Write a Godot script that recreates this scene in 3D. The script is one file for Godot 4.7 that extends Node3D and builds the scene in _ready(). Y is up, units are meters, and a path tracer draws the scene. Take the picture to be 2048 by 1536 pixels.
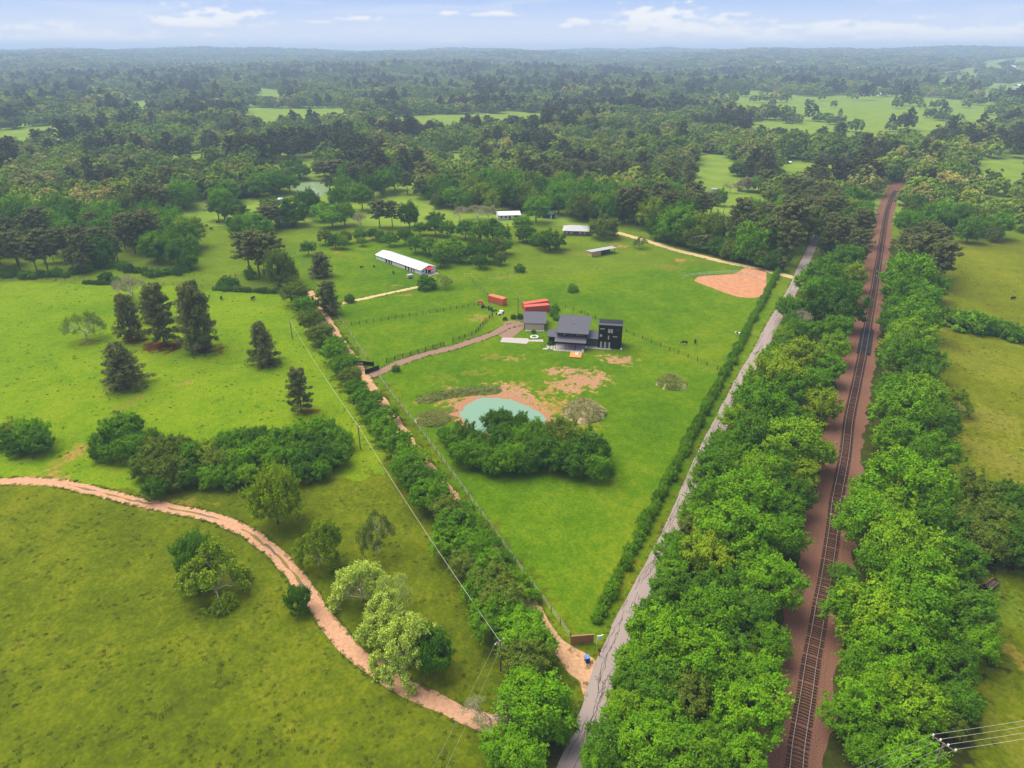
extends Node3D
# Rural property seen from the air. y is up, metres; the camera hovers over x = z = 0 and looks north along -z.
const RAIL := [[35.05, -54.46], [36.57, -57.37], [37.94, -60.33], [41.82, -67.79], [45.22, -74.44], [48.1, -79.76], [51.54, -86.27], [53.83, -90.41], [58.54, -99.41], [62.49, -107.22], [66.25, -114.9], [72.36, -126.16], [76.87, -134.68], [84.08, -149.12], [94.65, -168.61], [107.46, -192.18], [114.86, -206.07], [123.19, -221.73], [143.79, -260.54], [165.45, -301.63], [186.07, -340.65], [209.16, -384.5], [225.89, -414.84], [242.44, -443.07], [258.95, -471.29], [278.21, -502.99]]
const ROAD := [[5.72, -51.96], [7.55, -56.76], [8.98, -59.89], [11.07, -64.71], [13.7, -72.05], [16.32, -77.63], [19.53, -84.25], [23.74, -92.14], [28.87, -101.54], [34.98, -114.05], [44.72, -134.25], [55.13, -154.38], [65.94, -175.03], [76.15, -193.34], [83.19, -206.94], [91.44, -222.22], [106.82, -249.95], [124.13, -284.22], [134.14, -303.31], [143.19, -321.02], [152.97, -340.65]]
const LANE := [[11.81, -67.62], [11.28, -70.88], [9.46, -73.6], [6.84, -77.63], [4.54, -82.82], [0.52, -90.66], [-3.57, -98.72], [-8.21, -108], [-12.76, -117.17], [-19.52, -130], [-27.46, -145.84], [-34.55, -159.95], [-40.42, -172.09], [-46.6, -185.07], [-58.89, -210.93], [-70.78, -236.75], [-78.07, -251.76]]
const TRACK := [[-116.37, -122.67], [-109.8, -122.48], [-103.48, -122.67], [-97.66, -121.91], [-91.37, -120.24], [-84.3, -117.88], [-78.54, -115.77], [-72.6, -114.05], [-65.56, -111.87], [-58.65, -109.58], [-51.35, -105.68], [-44.86, -100.4], [-39.49, -94.7], [-34.87, -89.08], [-30.48, -83.37], [-26.07, -78.13], [-21.35, -73.79], [-16.31, -70.18], [-11.67, -67.62], [-7.24, -65.34], [-3.71, -64], [-0.95, -62.85]]
const DRIVE := [[-40.05, -175.36], [-37.36, -178.73], [-33.14, -184.35], [-26.46, -190.64], [-19.24, -195.3], [-13.32, -200.57], [-8.71, -204.78], [-5.25, -208.7], [-2.34, -213.2], [1.86, -215.98], [6.42, -216.45]]
const BARNLANE := [[-66.78, -234.58], [-61.17, -237.85], [-56.46, -241.77], [-46.53, -249.35], [-35.67, -257.34]]
const BACKLANE := [[48.96, -349.11], [55.72, -342.73], [66.68, -326.69], [76.06, -311.94], [84.64, -301.63], [93.17, -291.91], [101.69, -284.22], [109.17, -276.16], [115.07, -268.49]]
const POND := [[-13.77, -153.31], [-12.91, -157.68], [-9.81, -161.1], [-5.21, -162.56], [-0.53, -161.39], [3.4, -158.24], [6.56, -154.92], [8.95, -151.19], [8.15, -147.09], [4.37, -144.13], [-1.68, -141.73], [-6.49, -142.21], [-10.28, -145.6], [-12.72, -149.12]]
const FARPOND := [[-154.58, -488.65], [-132.4, -494.7], [-124.38, -478.86], [-120.73, -456.78], [-121.34, -439.77], [-127.5, -433.28], [-136.48, -446.43], [-146.75, -467.58]]
const ARENA := [[73.04, -264.46], [76.95, -270.55], [85.7, -272.63], [93.13, -275.45], [98.87, -281.98], [106.2, -279.77], [102.57, -265.79], [96.1, -248.16], [89.87, -243.49], [84.01, -245.8], [78.73, -254.22]]
const SLAB := [[-3.81, -200.57], [-3.06, -204.35], [5.14, -203.5], [5.43, -202.23], [9.92, -202.65], [9.99, -200.57], [5.4, -200.98], [4.57, -198.92]]
const FENCE_LANE := [[-37.66, -174.7], [-32.34, -163.44], [-23.36, -146.34], [-17.07, -133.6], [-6.4, -111.54], [2.29, -93.15], [9.26, -78.84]]
const FENCE_UP := [[-43.24, -186.9], [-52.84, -207.38], [-66.4, -236.75], [-82.82, -272.63], [-99.39, -307.57]]
const FENCE_ROAD_N := [[-55.95, -214.12], [-45.04, -218.83], [-35.11, -223.71], [-23.79, -229.29], [-12.51, -235.12]]
const FENCE_MID := [[-15.82, -263.8], [-4.91, -270.55], [1.24, -274.74]]
const FENCE_DIAG := [[-16.93, -265.79], [-9.27, -246.98], [-2.53, -234.58]]
const FENCE_BACK := [[13.16, -237.3], [22.37, -229.29], [34.39, -213.2], [43.7, -200.15], [52.27, -189.13], [60, -178.73]]
const BLACK1 := [[-37.19, -184.71], [-33.62, -187.64], [-29.55, -191.02], [-25.36, -194.51], [-21.31, -197.7]]
const BLACK2 := [[-18.72, -200.57], [-15.12, -203.92], [-12.07, -207.38], [-9.94, -215.52], [-6.79, -224.21]]
const FENCE_LEFT := [[-208.18, -268.49], [-188.22, -265.79], [-170.98, -263.8], [-155.95, -261.84], [-136.87, -259.25], [-117.86, -256.09], [-101.39, -253.6], [-89.04, -251.16]]
const ARENAFENCE := [[69.53, -268.49], [76.09, -271.24], [83.83, -273.33], [92.5, -274.74], [97.63, -271.24], [101.27, -262.49]]
const HEDGE := [[13.41, -82.28], [16.63, -88.49], [20.95, -97.35], [26.53, -108.31], [33.27, -122.1], [41.12, -137.57], [50.37, -156.29], [59.51, -174.37], [65.66, -185.8], [77.91, -210.93], [89.77, -234.58], [100.69, -256.09], [109.89, -274.03], [118.29, -288.79], [128.47, -307.57]]
const POLES := [[-1.71, -72.68, 6.09], [-35.14, -135.78, 6.38], [-70.35, -203.08, 6.31], [-109.84, -262.49, 4.11], [2.07, -222.22, 7.96], [116.94, -380.68, 7.38]]
const POLE_R := [50.31, -53.14, 10.5]
const COWS := [[-164.7, -356.83, 0.4], [-163.47, -360.24, 2.2], [-160.18, -357.96, 1.2], [-154.92, -351.29, 2.8], [-157.28, -366.04, 0.1], [-107.9, -241.77, 1.9], [-96.01, -241.21, 1.2], [185.53, -241.21, 0.2], [-63.86, -281.98, 0.5], [-58.83, -283.47, 2], [-49.05, -274.03, 1.7]]
const HORSES := [[54.16, -198.11, 3], [57.75, -199.33, 1.4], [73.04, -205.64, 2.6]]
const LOGS := [82.33, -90.53]
const BIN := [11.33, -74.35]
const PANEL := [[9.09, -77.63], [12.71, -78.03]]
const SIGN := [13.22, -77.73]
const MAILBOX := [13.28, -75.49]
const MOUNDS := [[44.08, -170.18, 4.16, 3.4], [18.39, -153.57, 5.62, 4.2], [-19.82, -150.15, 4.26, 2]]
const BERM := [[-23.01, -160.52], [-19.27, -162.85], [-14.69, -164.33], [-10.03, -165.54], [-5.3, -166.14]]
const BARN := [[-60.05, -296.29], [-37.5, -272.63], [-31.46, -276.16]]
const CONT := [[4.44, -229.29], [12.95, -232.97], [4.56, -226.22], [12.91, -228.26], [-8.83, -238.96], [-3.99, -235.12]]
const WHITEHOUSE := [[-7.64, -374.45], [-0.54, -373.23], [4.46, -383.22]]
const GREYHOUSE := [[25.58, -340.65], [32.25, -336.55], [39.12, -340.65]]
const SHED := [[35.62, -299.97], [41.75, -302.47], [46.61, -310.18]]
const FAR := [[144.54, -373.23, 10.89], [1832.48, -2752.93, 36.76], [1235.43, -1800.33, 29.07], [951.46, -1448.74, 13.72], [972.94, -1417.8, 21.11], [1147.15, -1929.53, 10.37], [768.84, -1532.18, 22.77], [718.36, -1514.75, 10.23], [218.45, -596.76, 5.03], [225.72, -579.86, 4.08], [133.31, -458.55, 3.94], [158.65, -476.95, 4.09], [106.14, -486.66, 6.24], [19.56, -378.17, 5.51], [-142.85, -425.42, 2.76], [-44.27, -524.89, 14.88]]
const CLEAR := [[[-181.86, -467.58], [-203.11, -548.62], [-174.14, -614.61], [-150.53, -596.76], [-142.85, -524.89], [-151.62, -502.99]], [[-157.47, -486.66], [-154.61, -513.72], [-123.25, -520.37], [-104, -455.03], [-91.22, -362.54], [-123.03, -400.53], [-138.27, -393.71], [-163.8, -430.1], [-151.28, -455.03]], [[-91.19, -374.45], [-94.22, -455.03], [-72.17, -524.89], [-58.81, -473.16], [-56.64, -422.34], [-38.19, -362.54], [-81.25, -340.65]], [[-53.94, -498.82], [-35.4, -502.99], [-36.44, -548.62], [-55.82, -548.62]], [[116.07, -455.03], [164.77, -640.02], [188.91, -633.49], [184.5, -561.25], [169.63, -524.89], [161.32, -430.1], [136.83, -362.54], [116.86, -340.65], [102.36, -362.54], [103.84, -422.34]], [[166.6, -455.03], [218.67, -585.4], [278.39, -585.4], [277.52, -536.51], [231.84, -473.16], [210.5, -478.86]], [[318.62, -502.99], [399.72, -608.55], [442.42, -608.55], [337.77, -455.03], [305.17, -455.03]], [[-590.59, -819.27], [-570.84, -919.22], [-521.83, -893.66], [-445.84, -709.07], [-460.75, -630.26]], [[-439.34, -1209.92], [-371.81, -1177.37], [-259.63, -1177.37], [-203.2, -912.7], [-321.8, -875.38]], [[-688.24, -1332.22], [-680.54, -1388.11], [-502.39, -1028.9], [-520.31, -997.27]], [[-464.17, -1293.09], [-602.55, -1776.5], [-533.99, -1708.57], [-362.94, -1188.03]], [[-171.29, -1005], [-125.3, -1053.92], [41.62, -1089.15], [39.51, -869.44], [-129.21, -798.71]], [[434.73, -1586.89], [554.71, -1730.64], [603.21, -1497.71], [809.5, -1586.89], [863.46, -1332.22], [667.18, -967.46], [531.36, -881.39], [432.78, -932.52], [359.16, -997.27], [309.23, -1117.1]], [[305.78, -946.2], [355.48, -967.46], [432.78, -932.52], [483.44, -788.79], [403.68, -693.4], [293.48, -733.89], [248.2, -760.4]], [[521.03, -1089.15], [594.79, -1053.92], [669.5, -1012.85], [551.03, -808.87], [466.95, -769.65], [411.31, -808.87], [402.12, -863.58]], [[1178.95, -3535.95], [1284.85, -3535.95], [1090.35, -2994.56], [1000.49, -2994.56]], [[1389.06, -2454.93], [1772.54, -2868.74], [1180.13, -1875.73], [973.6, -1708.57]], [[2260.19, -3629.46], [2639.71, -3831.98], [1701.03, -2454.93], [1593.5, -2546.94]], [[1266.59, -2016.13], [1512.75, -2178.73], [917.77, -1305.88], [829.18, -1305.88]]]
const WOOD := [[[-222.33, -271.24], [-183.78, -268.49], [-175.94, -272.63], [-169.85, -288.79], [-152.56, -279.77], [-132.83, -275.45], [-146.55, -311.94], [-171.83, -362.54], [-190.35, -400.53], [-194.31, -455.03], [-240.33, -574.43], [-438.58, -574.43]], [[-54.51, -422.34], [-44.97, -403.32], [-21.27, -396.41], [7.43, -393.71], [29.11, -376.92], [59.08, -356.83], [76.32, -338.59], [94.29, -340.65], [107.19, -387.09], [100.94, -430.1], [132.43, -524.89], [170.49, -667.48], [86.34, -705.09], [-11.18, -667.48], [-64.93, -561.25], [-66.79, -482.73]], [[68.47, -336.55], [87.19, -311.94], [101.92, -291.91], [112.95, -279.77], [125.57, -296.7], [140.63, -330.57], [135.15, -342.73], [111.92, -332.55], [89.9, -322.89]], [[122.68, -368.41], [140.12, -356.83], [135.88, -311.94], [134.4, -291.12], [146.67, -276.16], [167.19, -311.94], [208.19, -387.09], [245.18, -455.03], [237.14, -492.67], [191.17, -463.93], [159.77, -430.1]], [[259.54, -463.93], [232.48, -414.84], [186.53, -330.57], [151.54, -265.79], [161.9, -246.98], [186.79, -295.09], [217.62, -345.9], [213.21, -307.57], [224, -311.94], [252.54, -356.83], [259.8, -340.65], [331.91, -446.43], [316.33, -473.16], [294.69, -482.73]]]
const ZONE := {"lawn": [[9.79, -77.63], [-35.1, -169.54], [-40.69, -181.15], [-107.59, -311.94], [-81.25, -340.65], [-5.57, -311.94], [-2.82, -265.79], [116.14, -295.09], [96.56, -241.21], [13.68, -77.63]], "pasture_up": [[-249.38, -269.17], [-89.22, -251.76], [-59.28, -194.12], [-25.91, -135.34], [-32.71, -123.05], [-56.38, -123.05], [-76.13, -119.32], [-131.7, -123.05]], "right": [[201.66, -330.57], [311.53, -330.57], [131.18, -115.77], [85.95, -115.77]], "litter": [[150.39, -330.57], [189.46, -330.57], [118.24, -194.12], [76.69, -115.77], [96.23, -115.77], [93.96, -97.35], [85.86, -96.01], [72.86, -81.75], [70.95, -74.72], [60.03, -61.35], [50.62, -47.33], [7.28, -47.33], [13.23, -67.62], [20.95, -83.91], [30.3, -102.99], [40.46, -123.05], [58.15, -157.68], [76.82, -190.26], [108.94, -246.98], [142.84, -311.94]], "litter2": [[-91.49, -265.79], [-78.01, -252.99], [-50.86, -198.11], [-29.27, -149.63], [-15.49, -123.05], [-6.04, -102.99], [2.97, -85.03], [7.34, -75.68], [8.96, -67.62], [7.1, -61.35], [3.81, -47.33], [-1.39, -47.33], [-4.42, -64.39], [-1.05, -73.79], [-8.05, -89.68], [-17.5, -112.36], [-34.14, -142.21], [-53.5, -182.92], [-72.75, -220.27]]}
const STAMP := [[16.06, -179.42, 5.5, 4.14, "clay", 1], [19.87, -173.71, 6.2, 6.54, "clay", 1], [14.54, -167.98, 7.96, 4.96, "clay", 1], [9.64, -165.84, 5.43, 4.25, "ochre", 0.8], [32.26, -186.53, 5.68, 4.04, "clay", 0.95], [0.15, -188.01, 3.31, 2.23, "clay", 0.6], [-5.87, -188.38, 4.52, 2.61, "ochre", 0.4], [0.83, -170.18, 4.16, 3.16, "ochre", 0.7], [-3.17, -160.52, 13.23, 10.97, "clay", 1], [6.99, -149.12, 6.24, 7.18, "clay", 1], [11.13, -156.29, 5.18, 6.63, "ochre", 0.7], [-12.61, -163.44, 8.05, 2.67, "ochre", 0.75], [-20.37, -160.52, 5.29, 2.02, "ochre", 0.6], [-15.72, -152.24, 3.3, 4.24, "mud", 0.7], [14.16, -145.11, 4.88, 3.44, "ochre", 0.5], [19.25, -147.09, 3.7, 2.51, "dry", 0.6], [-11.34, -177.71, 5.74, 3.05, "dry", 0.5], [-18.94, -174.37, 5.65, 2.96, "dry", 0.4], [-82.26, -198.11, 0.16, 0.41, "dry", 0.1], [-91.62, -170.81, 1.95, 1.91, "clay", 0.5], [-39.61, -247.57, 2.65, 1.77, "clay", 0.6], [-11.1, -223.21, 3.12, 2.97, "clay", 0.5], [-45.07, -258.61, 3.54, 1.91, "ochre", 0.6], [-19.5, -274.74, 2.49, 1.42, "clay", 0.6], [-6.93, -269.17, 6.11, 2.73, "dry", 0.5], [51.11, -319.16, 4.26, 3.69, "clay", 0.8], [52.77, -319.16, 2.84, 3.69, "ochre", 0.9], [74.01, -294.29, 3.08, 3.19, "ochre", 0.9], [67.36, -283.47, 6.39, 6.73, "dry", 0.5], [9.92, -378.17, 4.41, 6.25, "clay", 0.8], [28.86, -307.57, 13.74, 5.18, "dry", 0.5], [47.85, -330.57, 7.32, 3.92, "dry", 0.4], [-74.81, -333.54, 7.38, 4.98, "ochre", 0.4], [-80.12, -308.43, 1.84, 1.73, "ochre", 0.7], [-108.95, -198.11, 7.22, 5.68, "needle", 0.9], [-95.87, -194.91, 6.2, 5.13, "needle", 0.9], [-121.15, -203.08, 4.49, 3.8, "needle", 0.8], [-106.27, -169.54, 4.7, 2.83, "needle", 0.8], [-71.99, -183.27, 4.12, 3.21, "needle", 1], [-52.82, -154.38, 3.33, 2.16, "needle", 0.6], [-122.5, -220.27, 5.83, 4.36, "needle", 0.6], [-63.88, -226.22, 4.21, 4.06, "needle", 0.6], [-77.73, -271.24, 4.92, 4.85, "litter", 0.6], [-134.09, -200.98, 5.72, 2.91, "litter", 0.5], [-49.8, -117.53, 7.28, 2.49, "litter", 0.4], [-68.68, -114.39, 8.15, 2.05, "ochre", 0.4], [-98.42, -124.98, 4.35, 1.95, "ochre", 0.5], [76.12, -75.68, 1.83, 4.82, "ochre", 0.5], [81.55, -88.49, 4.24, 7.13, "lime", 0.5], [118.96, -149.63, 10.01, 10.33, "dry", 0.6], [110.15, -131.04, 7.9, 12.65, "dry", 0.7], [138.32, -186.53, 11.95, 14.75, "dry", 0.35], [66.06, -61.35, 4.02, 4.44, "dry", 0.4], [5.39, -60.62, 2.66, 2.92, "litter", 0.8], [7.21, -62.85, 2.04, 1.52, "ochre", 0.5], [13.8, -61.35, 0.07, 0.07, "dry", 0.1]]
const DRYTRACK := [[-100.59, -124.98], [-100.9, -131.04], [-99.51, -138.71], [-99.84, -147.09], [-100.8, -154.92], [-99.77, -161.97]]
const SKYCLOUDS := [[-21.37, 1.67, 4.4, 0.84], [-22.67, 1.53, 2.52, 0.5], [-30.85, 0.69, 3.15, 0.63], [-33.68, 0.61, 2.1, 0.5], [-26.99, 0.65, 2.6, 0.59], [-21.26, 0.87, 0.84, 0.29], [5.22, 1.82, 1.34, 0.38], [3.94, 1.59, 0.75, 0.21], [9.6, 1.77, 2.94, 1.01], [11.97, 1.37, 4.61, 1.09], [15.18, 0.96, 5.03, 0.84], [18.33, 0.57, 2.52, 0.5], [16.21, 2.29, 0.92, 0.21], [23.77, 1.04, 3.77, 0.67], [28.07, 0.71, 5.03, 0.84], [31.19, 0.63, 3.77, 0.67], [25.58, 1.2, 1.68, 0.42], [-4.65, 0.46, 1.17, 0.34], [33.13, 1.39, 1.26, 0.25], [-2.36, 2.38, 3.77, 0.21], [-11.12, 2.02, 2.52, 0.17], [-13.96, 1.84, 1.26, 0.17], [19.69, 1.41, 1.09, 0.25]]
const OVERGROWN := [[-169.51, -261.19, 1.04], [-167.56, -260.89, 1.34], [-165.62, -260.6, 1.17], [-163.68, -260.31, 1.4], [-161.74, -260.02, 1.43], [-159.81, -259.73, 0.87], [-157.88, -259.45, 0.81], [-155.95, -259.16, 1.64], [-114.7, -252.99, 1.06], [-112.44, -252.65, 1.03], [-110.2, -252.31, 1.8], [-107.95, -251.98, 1.27], [-105.72, -251.64, 1.64], [-103.48, -251.31, 1.28], [-101.26, -250.97, 1.44], [-99.03, -250.64, 0.95], [-96.82, -250.31, 1.43], [-94.6, -249.98, 1.67], [-92.4, -249.65, 1.32], [-90.19, -249.32, 1.54], [-111.74, -257.98, 3.2], [-108.72, -256.71, 2.6], [-112.98, -256.09, 2.2], [-162.37, -263.8, 3], [-157.88, -262.49, 2]]
const YARDSHRUBS := [[7.04, -208.26, 0.8, "m", "small green shrub inside the round white planter"], [15.32, -230.33, 1.5, "b", "bright young shrub on the grass behind the house"], [14.63, -224.21, 1.6, "m", "green shrub between garage and main house"], [15.27, -220.27, 1.3, "b", "light green bush beside the garage wall"], [23.22, -251.16, 2, "b", "lone bush at the field fence behind the house"], [-33.46, -178.73, 1.3, "m", "bush at the near end of the driveway gate wing"], [-59.57, -238.96, 2, "m", "bush at the left end of the pale barn lane"], [2.76, -221.73, 1.2, "d", "dark shrub at the foot of the garage utility pole"], [0.52, -221.73, 1, "d", "low dark shrub left of the garage utility pole"], [3.35, -277.59, 2.2, "m", "bush on the fence line right of the barn paddock"], [-2.4, -220.27, 0.8, "d", "small dark shrub beside the gravel parking area"], [11.93, -198.11, 0.9, "d", "dark shrub in the pale stone bed"], [12.73, -201.4, 0.7, "m", "small shrub at the side wing corner"]]
const GROUPS := ["belt between the paved road and the railway", "belt right of the railway", "leafy row crossing the right pasture", "sapling", "hedgerow along the dirt lane", "clump at the lane junction", "thicket beside the turquoise pond", "thicket in the left pasture", "clump at the left edge", "T1", "T2", "T3", "T4", "T5", "T6", "T7", "T8", "T9", "T10", "T11", "P1", "P2", "P3", "P2b", "P5", "P6", "P7", "P4", "N1", "N2", "P8", "P9", "B1", "B2", "B3", "B4", "S1", "N3", "N4", "trees round the grey-roofed house", "trees behind the long white barn", "trees around the white-roofed house", "tree row beside the cow strip", "trees round the far green pond", "trees of the middle clearing", "dense tree row behind the pale back lane", "undergrowth at the left wood edge"]
const ALONE := {"sapling": "thin sapling with sparse leaves standing in the right pasture", "T1": "bright yellow-green tree in front of the left thicket", "T2": "two-toned yellow-green tree right of the bend of the farm track", "T3": "half bare tree with tan twigs near the power line", "T4": "green tree behind the wide twiggy bush left of the track", "T5": "wide twiggy pale bush left of the farm track", "T6": "round dark green shrub at the edge of the farm track", "T7": "uppermost pale budding tree of the row right of the farm track", "T8": "upright tan twiggy tree in the pale row", "T9": "pale budding tree in the middle of the row right of the track", "T10": "largest pale budding tree at the lower end of the row", "T11": "darker green tree behind the lowest pale budding tree", "P2": "front middle pine of the clump in the left pasture", "P2b": "back middle pine of the clump in the left pasture", "B3": "small young tree behind the left end of the long white barn", "B4": "tiny young tree near the upper property corner", "P1": "leftmost pine of the clump in the left pasture", "P3": "rightmost and tallest pine of the clump in the left pasture", "P4": "small pine behind the clump in the left pasture", "P5": "broad low pine standing alone left of the pine clump", "P6": "dense conical pine alone on a patch of red needles", "P7": "ragged narrow pine alone near the hedgerow", "N1": "sparse pale green tree alone in the left pasture", "N2": "grey leafless tree behind the pine clump", "P8": "flat layered pine inside the upper property corner", "P9": "dark pine beside the pale barn lane end", "B1": "round green tree behind the layered pine", "B2": "bright young tree left of the long white barn", "N3": "thin sparse tree in front of the barn end", "S1": "round green bush at the barn lane end", "N4": "thin bare tree in front of the pale back lane"}
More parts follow.
